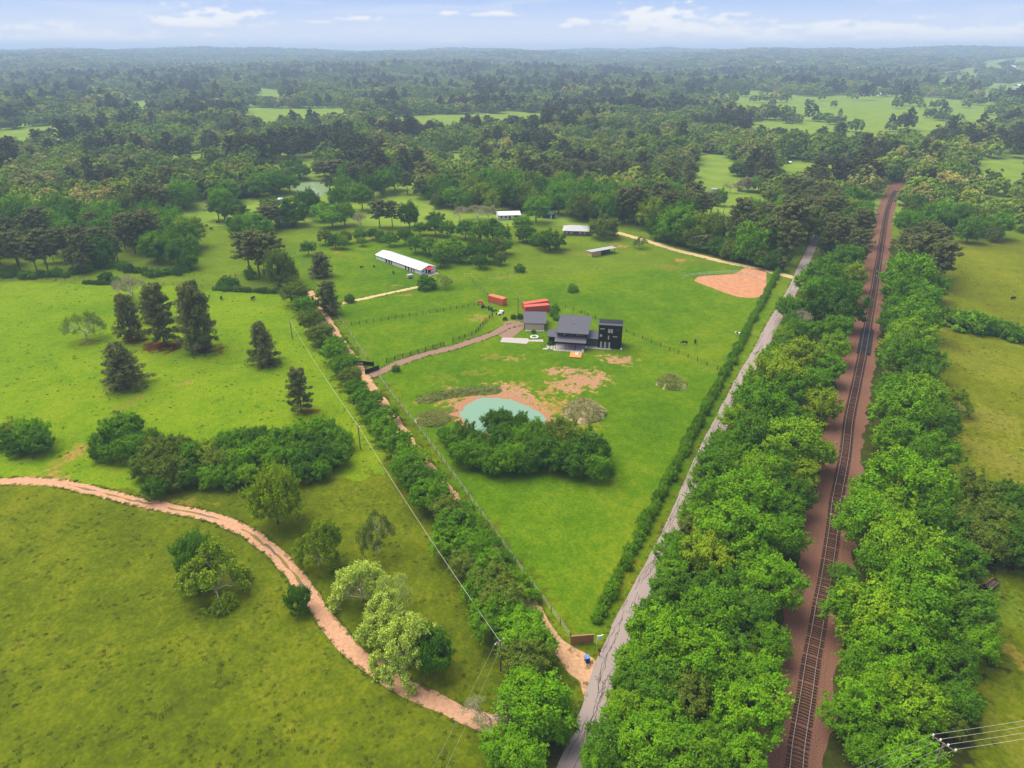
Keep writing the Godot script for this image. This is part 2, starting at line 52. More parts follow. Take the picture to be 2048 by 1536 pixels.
# leafy kind, leaf material, x, z, crown radius, height, group
const TREES := [
	["b", "b", 31.29, -61.3, 4.75, 9.97, 0], ["b", "b", 27.22, -70.26, 4.41, 9.25, 0], ["b", "o", 23.88, -64.69, 3.32, 6.98, 0], ["b", "b", 42.01, -85.46, 4.78, 10.03, 0], ["b", "b", 38.73, -97.17, 5.82, 12.23, 0], ["b", "m", 48.09, -97.55, 4.36, 9.16, 0],
	["b", "y", 33.81, -92.68, 4.46, 9.37, 0], ["b", "m", 30.99, -78.87, 4.53, 9.5, 0], ["b", "e", 37.73, -80.9, 3.53, 7.41, 0], ["b", "m", 38.86, -75.16, 3, 6.29, 0], ["b", "b", 34.95, -68.28, 3.44, 7.22, 0], ["b", "m", 22, -55.15, 4.04, 8.49, 0],
	["b", "b", 29.15, -56.99, 3.27, 6.86, 0], ["b", "y", 36.93, -74.7, 1.43, 3, 0], ["b", "e", 22.25, -60.19, 2.48, 5.21, 0], ["b", "m", 27.54, -93.75, 2.88, 6.04, 0], ["b", "e", 25.04, -85.67, 2.95, 6.19, 0], ["b", "b", 21.84, -73.68, 4.54, 9.54, 0],
	["b", "b", 18.12, -71, 2.89, 6.06, 0], ["b", "e", 20.52, -66.37, 3.58, 7.52, 0], ["b", "c", 15.34, -64.16, 2.44, 5.13, 0], ["b", "e", 12.33, -57.95, 3.05, 6.4, 0], ["b", "b", 16.99, -57.18, 3.89, 8.16, 0], ["b", "m", 26.97, -59.65, 2.59, 5.45, 0],
	["b", "e", 31.92, -72.81, 3.29, 6.92, 0], ["b", "b", 44.71, -108.44, 5.55, 11.66, 0], ["b", "e", 42.05, -118.96, 4.54, 9.52, 0], ["b", "m", 37.89, -110.38, 4, 8.41, 0], ["b", "c", 60.62, -125.07, 6.38, 13.4, 0], ["b", "y", 59.52, -118.84, 3.72, 7.81, 0],
	["b", "d", 55.51, -110.88, 3.73, 7.83, 0], ["b", "e", 53.3, -129.91, 5.49, 11.54, 0], ["b", "m", 57.99, -143.91, 6.18, 12.98, 0], ["b", "y", 75.78, -147.69, 4.39, 9.23, 0], ["b", "e", 65.75, -139.6, 4.2, 8.83, 0], ["b", "c", 67.3, -127.57, 3.28, 6.88, 0],
	["b", "y", 68.39, -159.96, 6.46, 13.57, 0], ["b", "m", 69.12, -154.48, 5.3, 11.13, 0], ["b", "y", 80.45, -174.85, 5.58, 11.71, 0], ["b", "b", 86.45, -170.1, 4.38, 9.19, 0], ["b", "c", 94.14, -184.12, 4.52, 9.5, 0], ["b", "m", 100.61, -198.07, 4.81, 10.09, 0],
	["b", "m", 94.52, -199.48, 3.44, 7.23, 0], ["b", "m", 88.76, -200.16, 3.76, 7.9, 0], ["b", "e", 80.05, -186.41, 3.26, 6.84, 0], ["b", "m", 78.41, -159.03, 4.66, 9.78, 0], ["o", "d", 108.07, -212.98, 6.89, 14.46, 0], ["o", "d", 102.81, -217.91, 6.36, 13.36, 0],
	["b", "b", 109.24, -234.33, 5.01, 10.51, 0], ["n", "n", 94.67, -211.72, 3.94, 8.28, 0], ["b", "m", 93.58, -218.94, 4.39, 9.22, 0], ["b", "m", 117.14, -248.52, 6.75, 14.17, 0], ["b", "y", 129.91, -252.6, 5.15, 10.82, 0], ["b", "e", 135.15, -270.53, 6.46, 13.58, 0],
	["b", "b", 110.95, -247.61, 4.51, 9.46, 0], ["b", "e", 113.98, -235.19, 5.38, 11.29, 0], ["b", "e", 121.95, -236.36, 4.33, 9.09, 0], ["b", "c", 50.9, -118.25, 4.52, 9.48, 0], ["b", "m", 55.97, -120.79, 4.18, 8.77, 0], ["b", "m", 51.33, -107.41, 3.83, 8.04, 0],
	["b", "e", 34.88, -86.29, 3.77, 7.91, 0], ["b", "b", 41.03, -92.91, 3.88, 8.15, 0], ["b", "d", 29.87, -85.46, 3.1, 6.51, 0], ["b", "o", 34.06, -100.96, 3.12, 6.55, 0], ["b", "m", 48.12, -125.75, 3.67, 7.7, 0], ["b", "m", 64.02, -145.28, 4.1, 8.61, 0],
	["n", "n", 73.66, -152.56, 3.27, 6.86, 0], ["n", "n", 34.17, -92.73, 2.26, 4.74, 0], ["b", "m", 26.31, -76.97, 3.04, 6.39, 0], ["b", "b", 20.33, -62.29, 2.92, 6.14, 0], ["b", "m", 29.74, -66.51, 3.45, 7.25, 0], ["b", "m", 29.54, -98.06, 2.7, 5.67, 0],
	["b", "b", 34.33, -106.22, 2.86, 6.01, 0], ["b", "e", 22.72, -81.15, 2.84, 5.96, 0], ["b", "b", 20.29, -76.37, 2.88, 6.04, 0], ["b", "e", 16.35, -68.45, 2.26, 4.75, 0], ["b", "b", 14.13, -62.18, 2.27, 4.76, 0], ["b", "m", 47.17, -130.13, 3.77, 7.91, 0],
	["b", "c", 53.66, -140.98, 4.24, 8.9, 0], ["b", "m", 63.03, -157.7, 4.37, 9.18, 0], ["b", "b", 73.76, -176.72, 3.96, 8.31, 0], ["b", "b", 27.37, -90.78, 2.73, 5.73, 0], ["b", "c", 40.53, -118.7, 3.31, 6.95, 0], ["b", "e", 44.56, -127.39, 3.06, 6.42, 0],
	["b", "c", 84.84, -197.59, 3.11, 6.53, 0], ["b", "b", 10.46, -56.58, 2.14, 4.5, 0], ["b", "e", 92.1, -210.41, 2.95, 6.19, 0], ["b", "b", 145.06, -241.64, 8.38, 17.6, 1], ["b", "m", 136.9, -229.66, 6.65, 13.97, 1], ["b", "m", 154, -240.31, 5.12, 10.74, 1],
	["b", "b", 140.77, -224.02, 5.84, 12.26, 1], ["b", "m", 129.57, -218.38, 4.55, 9.55, 1], ["b", "b", 128.75, -204.29, 6.65, 13.97, 1], ["b", "m", 122.56, -207.31, 3.88, 8.14, 1], ["b", "c", 117.39, -185.92, 6.44, 13.52, 1], ["b", "m", 108.57, -174.11, 5.83, 12.25, 1],
	["b", "m", 114.76, -172.54, 4.7, 9.87, 1], ["b", "y", 112.71, -187.39, 3.56, 7.48, 1], ["b", "m", 97.34, -153.74, 5.03, 10.56, 1], ["b", "c", 101.38, -150.76, 5.44, 11.42, 1], ["b", "b", 91.33, -139.66, 6.49, 13.63, 1], ["b", "e", 99.04, -138.62, 4.64, 9.74, 1],
	["b", "b", 85.85, -132.29, 4.69, 9.86, 1], ["b", "y", 95.57, -137.29, 3.12, 6.56, 1], ["b", "m", 90.85, -125.63, 4.73, 9.92, 1], ["b", "b", 76.2, -111.22, 6.79, 14.27, 1], ["b", "b", 70.94, -110.36, 4.48, 9.41, 1], ["b", "b", 80.03, -108.14, 5.35, 11.25, 1],
	["b", "o", 90.71, -114.15, 4, 8.41, 1], ["b", "o", 93.08, -110.88, 3.73, 7.83, 1], ["b", "d", 95.9, -108.64, 4.05, 8.51, 1], ["b", "b", 64.22, -100.13, 5.42, 11.38, 1], ["b", "c", 71.31, -104.25, 4.67, 9.8, 1], ["b", "m", 77.47, -104.25, 4.67, 9.8, 1],
	["b", "c", 66.92, -92.24, 5.94, 12.48, 1], ["b", "e", 79.71, -101.95, 3.87, 8.13, 1], ["b", "o", 83.69, -103.24, 3.91, 8.2, 1], ["b", "e", 75.88, -91.81, 4.18, 8.78, 1], ["b", "b", 66.12, -85.5, 5.33, 11.19, 1], ["b", "m", 62.61, -91.32, 4.08, 8.58, 1],
	["b", "e", 56.63, -90.15, 2.3, 4.82, 1], ["b", "c", 54.45, -76.83, 5.4, 11.34, 1], ["b", "m", 60.37, -77.41, 5.43, 11.4, 1], ["b", "b", 55.06, -72.15, 5.04, 10.59, 1], ["b", "m", 53.39, -78.58, 4.59, 9.64, 1], ["b", "e", 70.58, -79.84, 4.18, 8.79, 1],
	["b", "b", 69.59, -74.43, 3.12, 6.56, 1], ["b", "b", 48.46, -63.23, 4.13, 8.67, 1], ["b", "c", 52.7, -63.4, 4.26, 8.95, 1], ["b", "b", 52.15, -66.73, 3.86, 8.11, 1], ["b", "m", 44.34, -62.23, 2.99, 6.27, 1], ["b", "d", 62.83, -69.5, 3.2, 6.72, 1],
	["b", "e", 60.63, -64.69, 2.86, 6, 1], ["b", "o", 58.75, -61.94, 1.73, 3.64, 1], ["b", "b", 49.37, -54.6, 3.78, 7.95, 1], ["b", "o", 86.05, -96.88, 3.91, 8.21, 1], ["b", "d", 88.21, -95.96, 3.88, 8.15, 1], ["b", "o", 89.74, -102.66, 3.89, 8.17, 1],
	["b", "e", 93.42, -101.52, 3.68, 7.72, 1], ["b", "m", 61.35, -73.31, 3.67, 7.71, 1], ["b", "m", 67.19, -82.47, 3.65, 7.67, 1], ["b", "e", 108.28, -163.97, 4.51, 9.47, 1], ["b", "m", 85.03, -109.93, 3.32, 6.97, 1], ["b", "d", 87.7, -104.42, 2.83, 5.93, 1],
	["b", "b", 57.31, -68.96, 3.53, 7.41, 1], ["b", "m", 50.93, -69.8, 3.56, 7.47, 1], ["b", "m", 120.5, -198, 4.04, 8.48, 1], ["b", "e", 64.86, -73.22, 2.94, 6.18, 1], ["b", "m", 45.46, -57.58, 2.54, 5.33, 1], ["b", "e", 48.48, -58.72, 2.82, 5.93, 1],
	["s", "m", 148.11, -219.21, 3.74, 4.68, 2], ["s", "c", 149.59, -214.71, 4.34, 5.43, 2], ["s", "b", 151.42, -209.8, 5.23, 6.54, 2], ["s", "m", 155, -208.53, 3.91, 4.89, 2], ["s", "m", 158.49, -206.35, 3.88, 4.85, 2], ["s", "m", 160.56, -203.37, 3.83, 4.79, 2],
	["s", "m", 162.07, -200.87, 3.79, 4.74, 2], ["a", "y", 112.91, -152.77, 3.02, 8.9, 3], ["b", "o", -78.27, -235.9, 4.85, 8.48, 4], ["b", "m", -71.24, -223.05, 4.24, 7.42, 4], ["b", "o", -64.98, -209.09, 4.38, 7.66, 4], ["b", "o", -59.84, -198.14, 3.84, 6.72, 4],
	["b", "n", -59.81, -203.92, 2.87, 5.02, 4], ["b", "b", -52.23, -184.5, 4.27, 7.48, 4], ["b", "m", -48.14, -176.19, 3.17, 5.55, 4], ["b", "o", -44.38, -169.12, 3.07, 5.37, 4], ["b", "e", -41.32, -162.21, 2.97, 5.19, 4], ["b", "m", -38.5, -156.55, 2.88, 5.05, 4],
	["b", "e", -35.82, -151.21, 2.81, 4.91, 4], ["b", "m", -33.04, -145.41, 2.72, 4.76, 4], ["b", "b", -30.23, -140.48, 3.17, 5.55, 4], ["b", "m", -26.54, -133.68, 3.81, 6.67, 4], ["b", "b", -23.46, -129.23, 3.22, 5.64, 4], ["b", "m", -22.14, -122.32, 3.8, 6.65, 4],
	["b", "d", -19.16, -117.78, 3.69, 6.46, 4], ["b", "m", -16.8, -112.37, 3.79, 6.62, 4], ["b", "e", -14.62, -114.98, 2.5, 4.38, 4], ["b", "o", -12.65, -107.86, 3.46, 6.05, 4], ["b", "e", -10.05, -101.64, 4.13, 7.23, 4], ["b", "b", -11.18, -98.19, 3.43, 6.01, 4],
	["b", "m", -7.06, -97.06, 3.8, 6.65, 4], ["b", "o", -7.74, -93.18, 3.12, 5.46, 4], ["b", "m", -4.66, -92.35, 3.29, 5.76, 4], ["b", "o", -3.25, -87.76, 3.54, 6.2, 4], ["b", "m", -5.28, -86.41, 3.14, 5.5, 4], ["b", "o", -1.93, -83.31, 3.95, 6.92, 4],
	["b", "m", -3.04, -79.82, 3.67, 6.42, 4], ["b", "m", -0.31, -79.63, 3.32, 5.81, 4], ["b", "b", 1.59, -76.06, 3.89, 6.81, 4], ["b", "o", 1.9, -72.06, 3.59, 6.29, 4], ["b", "b", 4.21, -75.06, 2.86, 5.01, 4], ["b", "y", -86.27, -255.11, 3.47, 6.07, 4],
	["b", "m", -5.63, -105.22, 1.6, 2.8, 4], ["b", "b", -3.63, -101.54, 1.46, 2.55, 4], ["b", "e", -1.08, -96.95, 1.31, 2.29, 4], ["b", "b", 1.8, -90.6, 1.44, 2.52, 4], ["b", "m", 3.51, -87.24, 1.22, 2.13, 4], ["b", "m", -16.11, -119.74, 2.58, 4.51, 4],
	["b", "c", -20.46, -127.95, 2.71, 4.74, 4], ["b", "m", -30.46, -148.87, 2.5, 4.37, 4], ["b", "m", -35.78, -157.61, 2.32, 4.06, 4], ["b", "b", -46.79, -180.22, 2.59, 4.53, 4], ["b", "e", -53.26, -193.39, 2.74, 4.8, 4], ["b", "m", -1.19, -89.5, 2.47, 4.32, 4],
	["b", "c", 0.5, -86.21, 2.22, 3.89, 4], ["b", "m", -9.68, -109.22, 2.41, 4.22, 4], ["b", "o", -6.44, -102.42, 2.3, 4.02, 4], ["b", "m", 2.84, -80.61, 2.3, 4.02, 4], ["b", "b", 3.36, -62.26, 4.47, 9.4, 5], ["b", "b", 1.44, -65.46, 3.28, 6.89, 5],
	["b", "m", 5.68, -61.68, 2.78, 5.83, 5], ["b", "b", -1.53, -58.26, 2.56, 5.37, 5], ["b", "b", 1.32, -56.61, 3.01, 6.32, 5], ["n", "n", -2.96, -63.51, 3.09, 6.49, 5], ["n", "n", 0.75, -64.94, 2.46, 5.17, 5], ["b", "y", -0.61, -62.94, 1.48, 3.12, 5],
	["o", "d", -2.26, -141.84, 3.81, 6.47, 6], ["o", "d", -4.73, -145.04, 2.67, 4.54, 6], ["o", "d", 1.31, -142.41, 3.11, 5.28, 6], ["o", "d", -10.98, -138.25, 3.04, 5.16, 6], ["o", "m", -13.72, -135.9, 2.77, 4.7, 6], ["o", "d", -7.89, -134.49, 2.97, 5.05, 6],
	["o", "m", -10.99, -129.67, 3.33, 5.66, 6], ["o", "m", -7.05, -128.25, 3.3, 5.62, 6], ["o", "d", -2.72, -133.24, 3.85, 6.55, 6], ["o", "m", 1.82, -133.88, 3.86, 6.57, 6], ["o", "m", 5.88, -136.49, 3.92, 6.67, 6], ["o", "o", 10.53, -136.94, 3.93, 6.69, 6],
	["o", "o", 13.82, -134.62, 3.65, 6.21, 6], ["o", "d", 16.96, -131.76, 3.82, 6.49, 6], ["o", "d", 18.99, -129.67, 3.33, 5.66, 6], ["o", "d", 6.73, -128.79, 3.97, 6.75, 6], ["o", "d", 10.49, -127.07, 3.71, 6.31, 6], ["o", "d", 14.23, -126.09, 3.69, 6.28, 6],
	["o", "m", 18.33, -123.74, 3.22, 5.47, 6], ["o", "m", -1.52, -126.09, 3.69, 6.28, 6], ["o", "b", 0.66, -128.25, 3.3, 5.62, 6], ["o", "m", -4.23, -125.53, 2.6, 4.43, 6], ["o", "d", 3.38, -126.23, 2.83, 4.81, 6], ["o", "m", 20.27, -125.98, 1.96, 3.34, 6],
	["o", "e", -15.84, -139.92, 1.89, 3.21, 6], ["o", "m", -91.38, -138.3, 4.2, 6.71, 7], ["o", "d", -91.46, -142.68, 3.11, 4.98, 7], ["o", "m", -94.38, -135.82, 3, 4.79, 7], ["o", "d", -92.68, -131.34, 2.25, 3.6, 7], ["o", "m", -87.98, -130.21, 3.12, 5, 7],
	["o", "m", -85.25, -133.65, 2.96, 4.73, 7], ["o", "d", -83.8, -136.43, 2.55, 4.07, 7], ["o", "o", -77.83, -129.1, 3.98, 6.37, 7], ["o", "o", -75.35, -132, 3.38, 5.41, 7], ["o", "o", -78.82, -123.98, 3.22, 5.15, 7], ["o", "o", -72.4, -120.85, 4.2, 6.72, 7],
	["o", "d", -68.64, -121.41, 2.96, 4.74, 7], ["o", "d", -73.56, -117.14, 2.68, 4.29, 7], ["o", "m", -71.25, -130.21, 3.12, 5, 7], ["o", "y", -67.76, -131.24, 3.14, 5.03, 7], ["o", "m", -65.04, -133.06, 3.4, 5.44, 7], ["o", "e", -62.16, -134.43, 3.2, 5.12, 7],
	["o", "d", -59.6, -136.93, 3.01, 4.82, 7], ["o", "o", -63.32, -125.65, 3.47, 5.55, 7], ["o", "b", -59.33, -126.63, 3.49, 5.58, 7], ["o", "b", -55.96, -129.65, 3.55, 5.68, 7], ["o", "m", -53.36, -133.84, 3.64, 5.82, 7], ["o", "m", -49.99, -136.01, 3.69, 5.9, 7],
	["o", "b", -47.12, -138.24, 3.73, 5.97, 7], ["o", "m", -43.25, -136.82, 3.93, 6.29, 7], ["o", "b", -39.41, -135.82, 3, 4.79, 7], ["o", "m", -50.6, -126.63, 3.49, 5.58, 7], ["o", "e", -46.42, -127.36, 3.72, 5.96, 7], ["o", "d", -42.29, -128.36, 3.74, 5.99, 7],
	["o", "e", -38.68, -129.18, 3.1, 4.97, 7], ["o", "m", -60.48, -120.73, 2.74, 4.38, 7], ["o", "b", -63.77, -120.98, 2.53, 4.05, 7], ["o", "c", -56.71, -121.91, 2.55, 4.08, 7], ["o", "d", -45.19, -122.59, 2.77, 4.43, 7], ["o", "m", -41.25, -123.8, 2.58, 4.13, 7],
	["o", "b", -111.44, -137.17, 3.93, 6.68, 8], ["o", "y", -116.82, -139.66, 3.06, 5.19, 8], ["o", "e", -108.19, -134.37, 3.19, 5.43, 8], ["o", "d", -112.69, -134.05, 2.73, 4.65, 8], ["o", "m", -118.87, -137.34, 2.79, 4.74, 8], ["o", "y", -45.67, -107.84, 4.61, 12.49, 9],
	["a", "y", -34.49, -96.01, 3.53, 11.55, 10], ["n", "o", -24.64, -98.72, 3.07, 10.62, 11], ["o", "e", -55.41, -93.41, 3.13, 8.58, 12], ["a", "y", -50.47, -89.08, 4.87, 10.39, 13], ["o", "d", -35.2, -84.8, 1.96, 5.04, 14], ["a", "g", -25.14, -87.31, 4.14, 10.1, 15],
	["n", "g", -19.07, -83.37, 2.89, 10.43, 16], ["a", "g", -20.08, -79.65, 4.05, 9.28, 17], ["a", "g", -15.65, -73.32, 4.25, 12.37, 18], ["o", "e", -11.63, -72.86, 2.94, 7.86, 19], ["p", "p", -121.21, -202.23, 4.73, 15.04, 20], ["p", "p", -108.95, -198.11, 6.18, 19.26, 21],
	["p", "p", -95.55, -194.12, 6.37, 21.62, 22], ["p", "p", -122.5, -220.27, 5.11, 8.97, 23], ["p", "p", -106.21, -168.61, 5.71, 12.94, 24], ["p", "p", -72.85, -183.63, 4.67, 13.04, 25], ["p", "p", -53.98, -154.38, 3.8, 11.86, 26], ["p", "p", -110.83, -220.27, 4.1, 7.2, 27],
	["n", "y", -135.75, -202.23, 5.38, 11.28, 28], ["n", "n", -140.12, -241.21, 6.25, 11.44, 29], ["p", "p", -78.14, -271.24, 5.3, 9.8, 30], ["p", "p", -63.88, -226.22, 4.52, 12, 31], ["b", "e", -91.84, -303.31, 3.38, 6.39, 32], ["b", "c", -78.77, -313.72, 2.79, 6.56, 33],
	["b", "c", -70.99, -319.16, 2.12, 4.29, 34], ["b", "c", -95.3, -311.94, 1.39, 2.35, 35], ["s", "e", -33.16, -254.22, 3.48, 5.01, 36], ["n", "y", -26.73, -256.09, 3.5, 6.03, 37], ["n", "o", 59.73, -315.51, 3.27, 6.12, 38], ["b", "m", 5.38, -349.11, 5.62, 7.39, 39],
	["o", "d", 17.62, -311.94, 6.46, 8.84, 39], ["o", "m", 12.13, -321.02, 4.27, 5.97, 39], ["o", "d", 7.02, -327.65, 5.31, 7.51, 39], ["b", "b", 12.91, -368.41, 6.95, 13.99, 39], ["o", "o", 45.28, -335.54, 7.39, 9.35, 39], ["b", "d", -50.73, -322.02, 3.98, 7.57, 40],
	["b", "m", -57.42, -319.15, 3.56, 6.76, 40], ["b", "e", -44.05, -306.96, 4.2, 7.97, 40], ["b", "m", -37.24, -302.74, 4.15, 7.88, 40], ["b", "c", -30.28, -293.22, 4.76, 9.04, 40], ["b", "b", -26.56, -301.18, 4.5, 8.55, 40], ["b", "d", -30.6, -284.48, 3.57, 6.78, 40],
	["b", "e", -22.51, -290.67, 4, 7.6, 40], ["b", "d", -17.21, -293.12, 4.39, 8.35, 40], ["b", "d", -11.71, -291.65, 4.73, 9, 40], ["b", "o", -7.59, -301.18, 4.5, 8.55, 40], ["b", "d", -13.51, -282.15, 3.19, 6.06, 40], ["b", "o", -5.15, -287.29, 2.88, 5.48, 40],
	["b", "d", -38.26, -339.68, 4.59, 8.72, 40], ["b", "m", -31.81, -336.53, 4.14, 7.87, 40], ["b", "e", -22.92, -332.75, 4.91, 9.34, 40], ["b", "m", -15.31, -326.07, 5.23, 9.93, 40], ["b", "d", -9.45, -330.89, 5.29, 10.06, 40], ["b", "m", -4.54, -324.93, 4.41, 8.39, 40],
	["b", "e", -45.89, -340.41, 3.35, 6.37, 40], ["b", "m", -3.17, -305.91, 3.43, 6.51, 40], ["b", "e", -63.63, -327.39, 2.83, 5.39, 40], ["b", "o", -79.64, -323.69, 3.2, 6.09, 40], ["b", "o", -88.69, -321.92, 3.59, 6.81, 40], ["b", "d", -82.26, -314.62, 3.51, 6.68, 40],
	["b", "m", -73.24, -327.49, 3.24, 6.15, 40], ["b", "d", -67.95, -331.27, 2.86, 5.44, 40], ["o", "d", -41.43, -368.41, 4.83, 5.33, 41], ["o", "d", -53.33, -356.83, 5.2, 12.87, 41], ["f", "p", -69.02, -356.83, 5.71, 14.14, 41], ["f", "p", -62.48, -356.83, 4.67, 13.63, 41],
	["n", "n", -78.95, -356.83, 4.16, 9.57, 41], ["n", "n", -18.84, -374.45, 6.52, 10.21, 41], ["n", "n", -28.39, -374.45, 4.89, 9.41, 41], ["n", "n", -12.56, -374.45, 4.35, 9.68, 41], ["b", "b", -156.71, -374.45, 7.04, 17.31, 42], ["f", "p", -159.99, -374.45, 5.97, 12.06, 42],
	["b", "d", -149.05, -368.41, 7.49, 11.91, 42], ["b", "b", -131.41, -340.65, 8.48, 10.45, 42], ["b", "m", -121.44, -325.73, 7.18, 13.16, 42], ["b", "m", -132.81, -330.57, 5.34, 12.12, 42], ["o", "d", -123.04, -362.54, 8.96, 13.04, 42], ["o", "d", -115.09, -362.54, 7.91, 11.75, 42],
	["f", "p", -124.76, -351.29, 6.66, 12.71, 42], ["f", "p", -109.17, -276.16, 6.19, 16.73, 42], ["f", "p", -102.69, -269.17, 6.84, 19.01, 42], ["f", "p", -96.53, -265.79, 5.97, 18.63, 42], ["o", "o", -90.54, -256.09, 5.02, 14.86, 42], ["s", "b", -106.06, -267.14, 2.02, 4.78, 42],
	["o", "o", -87.56, -259.25, 3.92, 10.08, 42], ["b", "m", -173.28, -422.34, 7.87, 13.31, 42], ["b", "b", -158.72, -438.13, 7.51, 15.22, 42], ["b", "m", -151.86, -446.43, 8.28, 15.46, 42], ["f", "p", -173.91, -463.93, 7.93, 12.81, 42], ["b", "e", -144.76, -455.03, 7.14, 11.05, 42],
	["o", "d", -113.66, -387.09, 6.71, 13.75, 43], ["b", "m", -96.78, -387.09, 6.14, 16.44, 43], ["b", "b", -102.11, -374.45, 7.61, 9.41, 43], ["b", "b", -93.85, -356.83, 7.29, 9.05, 43], ["b", "m", -88.57, -362.54, 5.8, 11.75, 43], ["b", "m", -97.22, -430.1, 7.4, 10.54, 43],
	["b", "m", -86.76, -400.53, 6.92, 14.69, 43], ["f", "p", -118.68, -455.03, 4.54, 11.05, 43], ["b", "m", -106.27, -443.07, 6.33, 12.94, 43], ["o", "d", -158.26, -513.72, 7.99, 12.93, 43], ["b", "e", -151.62, -502.99, 7.84, 11, 43], ["b", "c", -159.33, -498.82, 4.95, 9.23, 43],
	["f", "p", -133.74, -502.99, 8.54, 13.04, 43], ["f", "p", -123.84, -498.82, 9.18, 14.3, 43], ["b", "m", -110.72, -478.86, 7.47, 15.43, 43], ["f", "p", -67.43, -449.83, 4.49, 13.41, 43], ["o", "d", -95.98, -473.16, 8.07, 13.03, 43], ["b", "m", -81.94, -449.83, 8.34, 14.95, 43],
	["b", "e", -77.66, -463.93, 7.92, 15.97, 43], ["o", "d", -87.86, -438.13, 6.26, 13.72, 43], ["a", "n", 155.2, -460.33, 6.56, 11.79, 44], ["n", "n", 122.12, -422.34, 4.55, 9.8, 44], ["o", "m", 123.83, -411.9, 3.56, 9.31, 44], ["n", "n", 142.15, -455.03, 4.55, 7.92, 44],
	["a", "o", 192.26, -520.37, 8.09, 10.63, 44], ["o", "d", 166.43, -520.37, 6.62, 9.57, 44], ["b", "m", 175.66, -520.37, 7.35, 10.63, 44], ["f", "p", 227.32, -520.37, 6.61, 15.52, 44], ["f", "p", 160.99, -443.07, 6.32, 15.97, 44], ["o", "d", 173.52, -438.13, 7.52, 12.21, 44],
	["b", "b", 160.08, -455.03, 5.84, 10.42, 44], ["f", "p", 111.41, -387.09, 4.48, 12.39, 44], ["f", "p", 104.02, -374.45, 4.88, 13.91, 44], ["b", "b", 129.96, -374.45, 7.06, 12.06, 44], ["f", "p", 153.59, -407.57, 7.62, 12.36, 44], ["f", "p", 129.15, -351.29, 6.66, 13.96, 44],
	["f", "p", 134.42, -340.65, 6.97, 14.36, 44], ["b", "e", 113.1, -340.65, 5.49, 9.96, 44], ["f", "p", 97.83, -325.73, 5.27, 9.61, 44], ["b", "e", 93.04, -340.65, 5.99, 9.96, 44], ["o", "d", 69.68, -335.06, 3.9, 10.13, 45], ["o", "m", 72.54, -331.97, 5.37, 6.81, 45],
	["o", "o", 74.99, -327.16, 4.44, 6.09, 45], ["o", "d", 77.55, -323.31, 4.96, 6.82, 45], ["b", "m", 80.15, -319.92, 4.7, 9.15, 45], ["o", "d", 82.76, -316.83, 4.13, 9.61, 45], ["o", "o", 85.03, -312.62, 4.79, 6.41, 45], ["f", "p", 87.52, -309.54, 4.5, 7.47, 45],
	["b", "m", 90.26, -307.69, 4.87, 5.89, 45], ["o", "d", 92.02, -302.31, 3.59, 8.42, 45], ["o", "m", 94.67, -300.46, 4.45, 5.86, 45], ["o", "o", 96.57, -296.13, 4.43, 8.32, 45], ["o", "m", 99.42, -295.3, 4.65, 6.83, 45], ["f", "p", 101.75, -292.78, 4.09, 7.64, 45],
	["b", "e", 103.38, -288.22, 4.5, 9.38, 45], ["f", "p", 105.58, -285.66, 3.74, 6.77, 45], ["b", "m", 107.78, -283.24, 4.53, 5.71, 45], ["o", "d", 109.43, -279.35, 3.65, 7.8, 45], ["f", "p", 112.07, -278.48, 3.19, 6.02, 45], ["s", "m", -209.72, -272.01, 2.74, 3.39, 46],
	["s", "d", -205.34, -270.35, 2.78, 2.02, 46], ["s", "d", -202.64, -271.23, 2.01, 3.04, 46], ["s", "m", -197.61, -268.5, 2.64, 2.76, 46], ["s", "m", -194.13, -268.13, 2.31, 2.31, 46], ["s", "d", -191.91, -269.8, 1.98, 2.85, 46], ["s", "e", -189.02, -270.43, 2.57, 2.62, 46],
	["s", "m", -185.92, -270.71, 2.23, 3.38, 46], ["s", "m", -181.78, -269.24, 1.65, 2.22, 46], ["s", "e", -180.99, -273.53, 1.8, 2.96, 46], ["s", "e", -178.47, -274.91, 1.66, 3.7, 46], ["s", "m", -177.02, -278.28, 1.72, 3.37, 46], ["s", "d", -175.72, -282.06, 2.26, 3.59, 46],
	["s", "e", -173.88, -284.97, 2.75, 1.86, 46], ["s", "m", -170.1, -284.29, 2.63, 1.77, 46], ["s", "m", -164.51, -280.07, 1.8, 3.08, 46], ["s", "d", -159.6, -277, 2.24, 3.6, 46], ["s", "d", -155.84, -276.17, 1.8, 2.33, 46], ["s", "e", -150.96, -272.95, 1.67, 3.23, 46],
	["s", "e", -146.81, -271.13, 2.84, 3.15, 46], ["s", "m", -144.05, -272.27, 2.12, 2.34, 46], ["s", "e", -141.85, -274.71, 2.79, 2.51, 46], ["s", "e", -137.73, -272.88, 1.92, 4.32, 46], ["s", "e", -136.64, -278.03, 2.61, 2.15, 46],
]
var mats := {}
var taken := {}
var rng := RandomNumberGenerator.new()
var hill := FastNoiseLite.new()
var shape := FastNoiseLite.new()


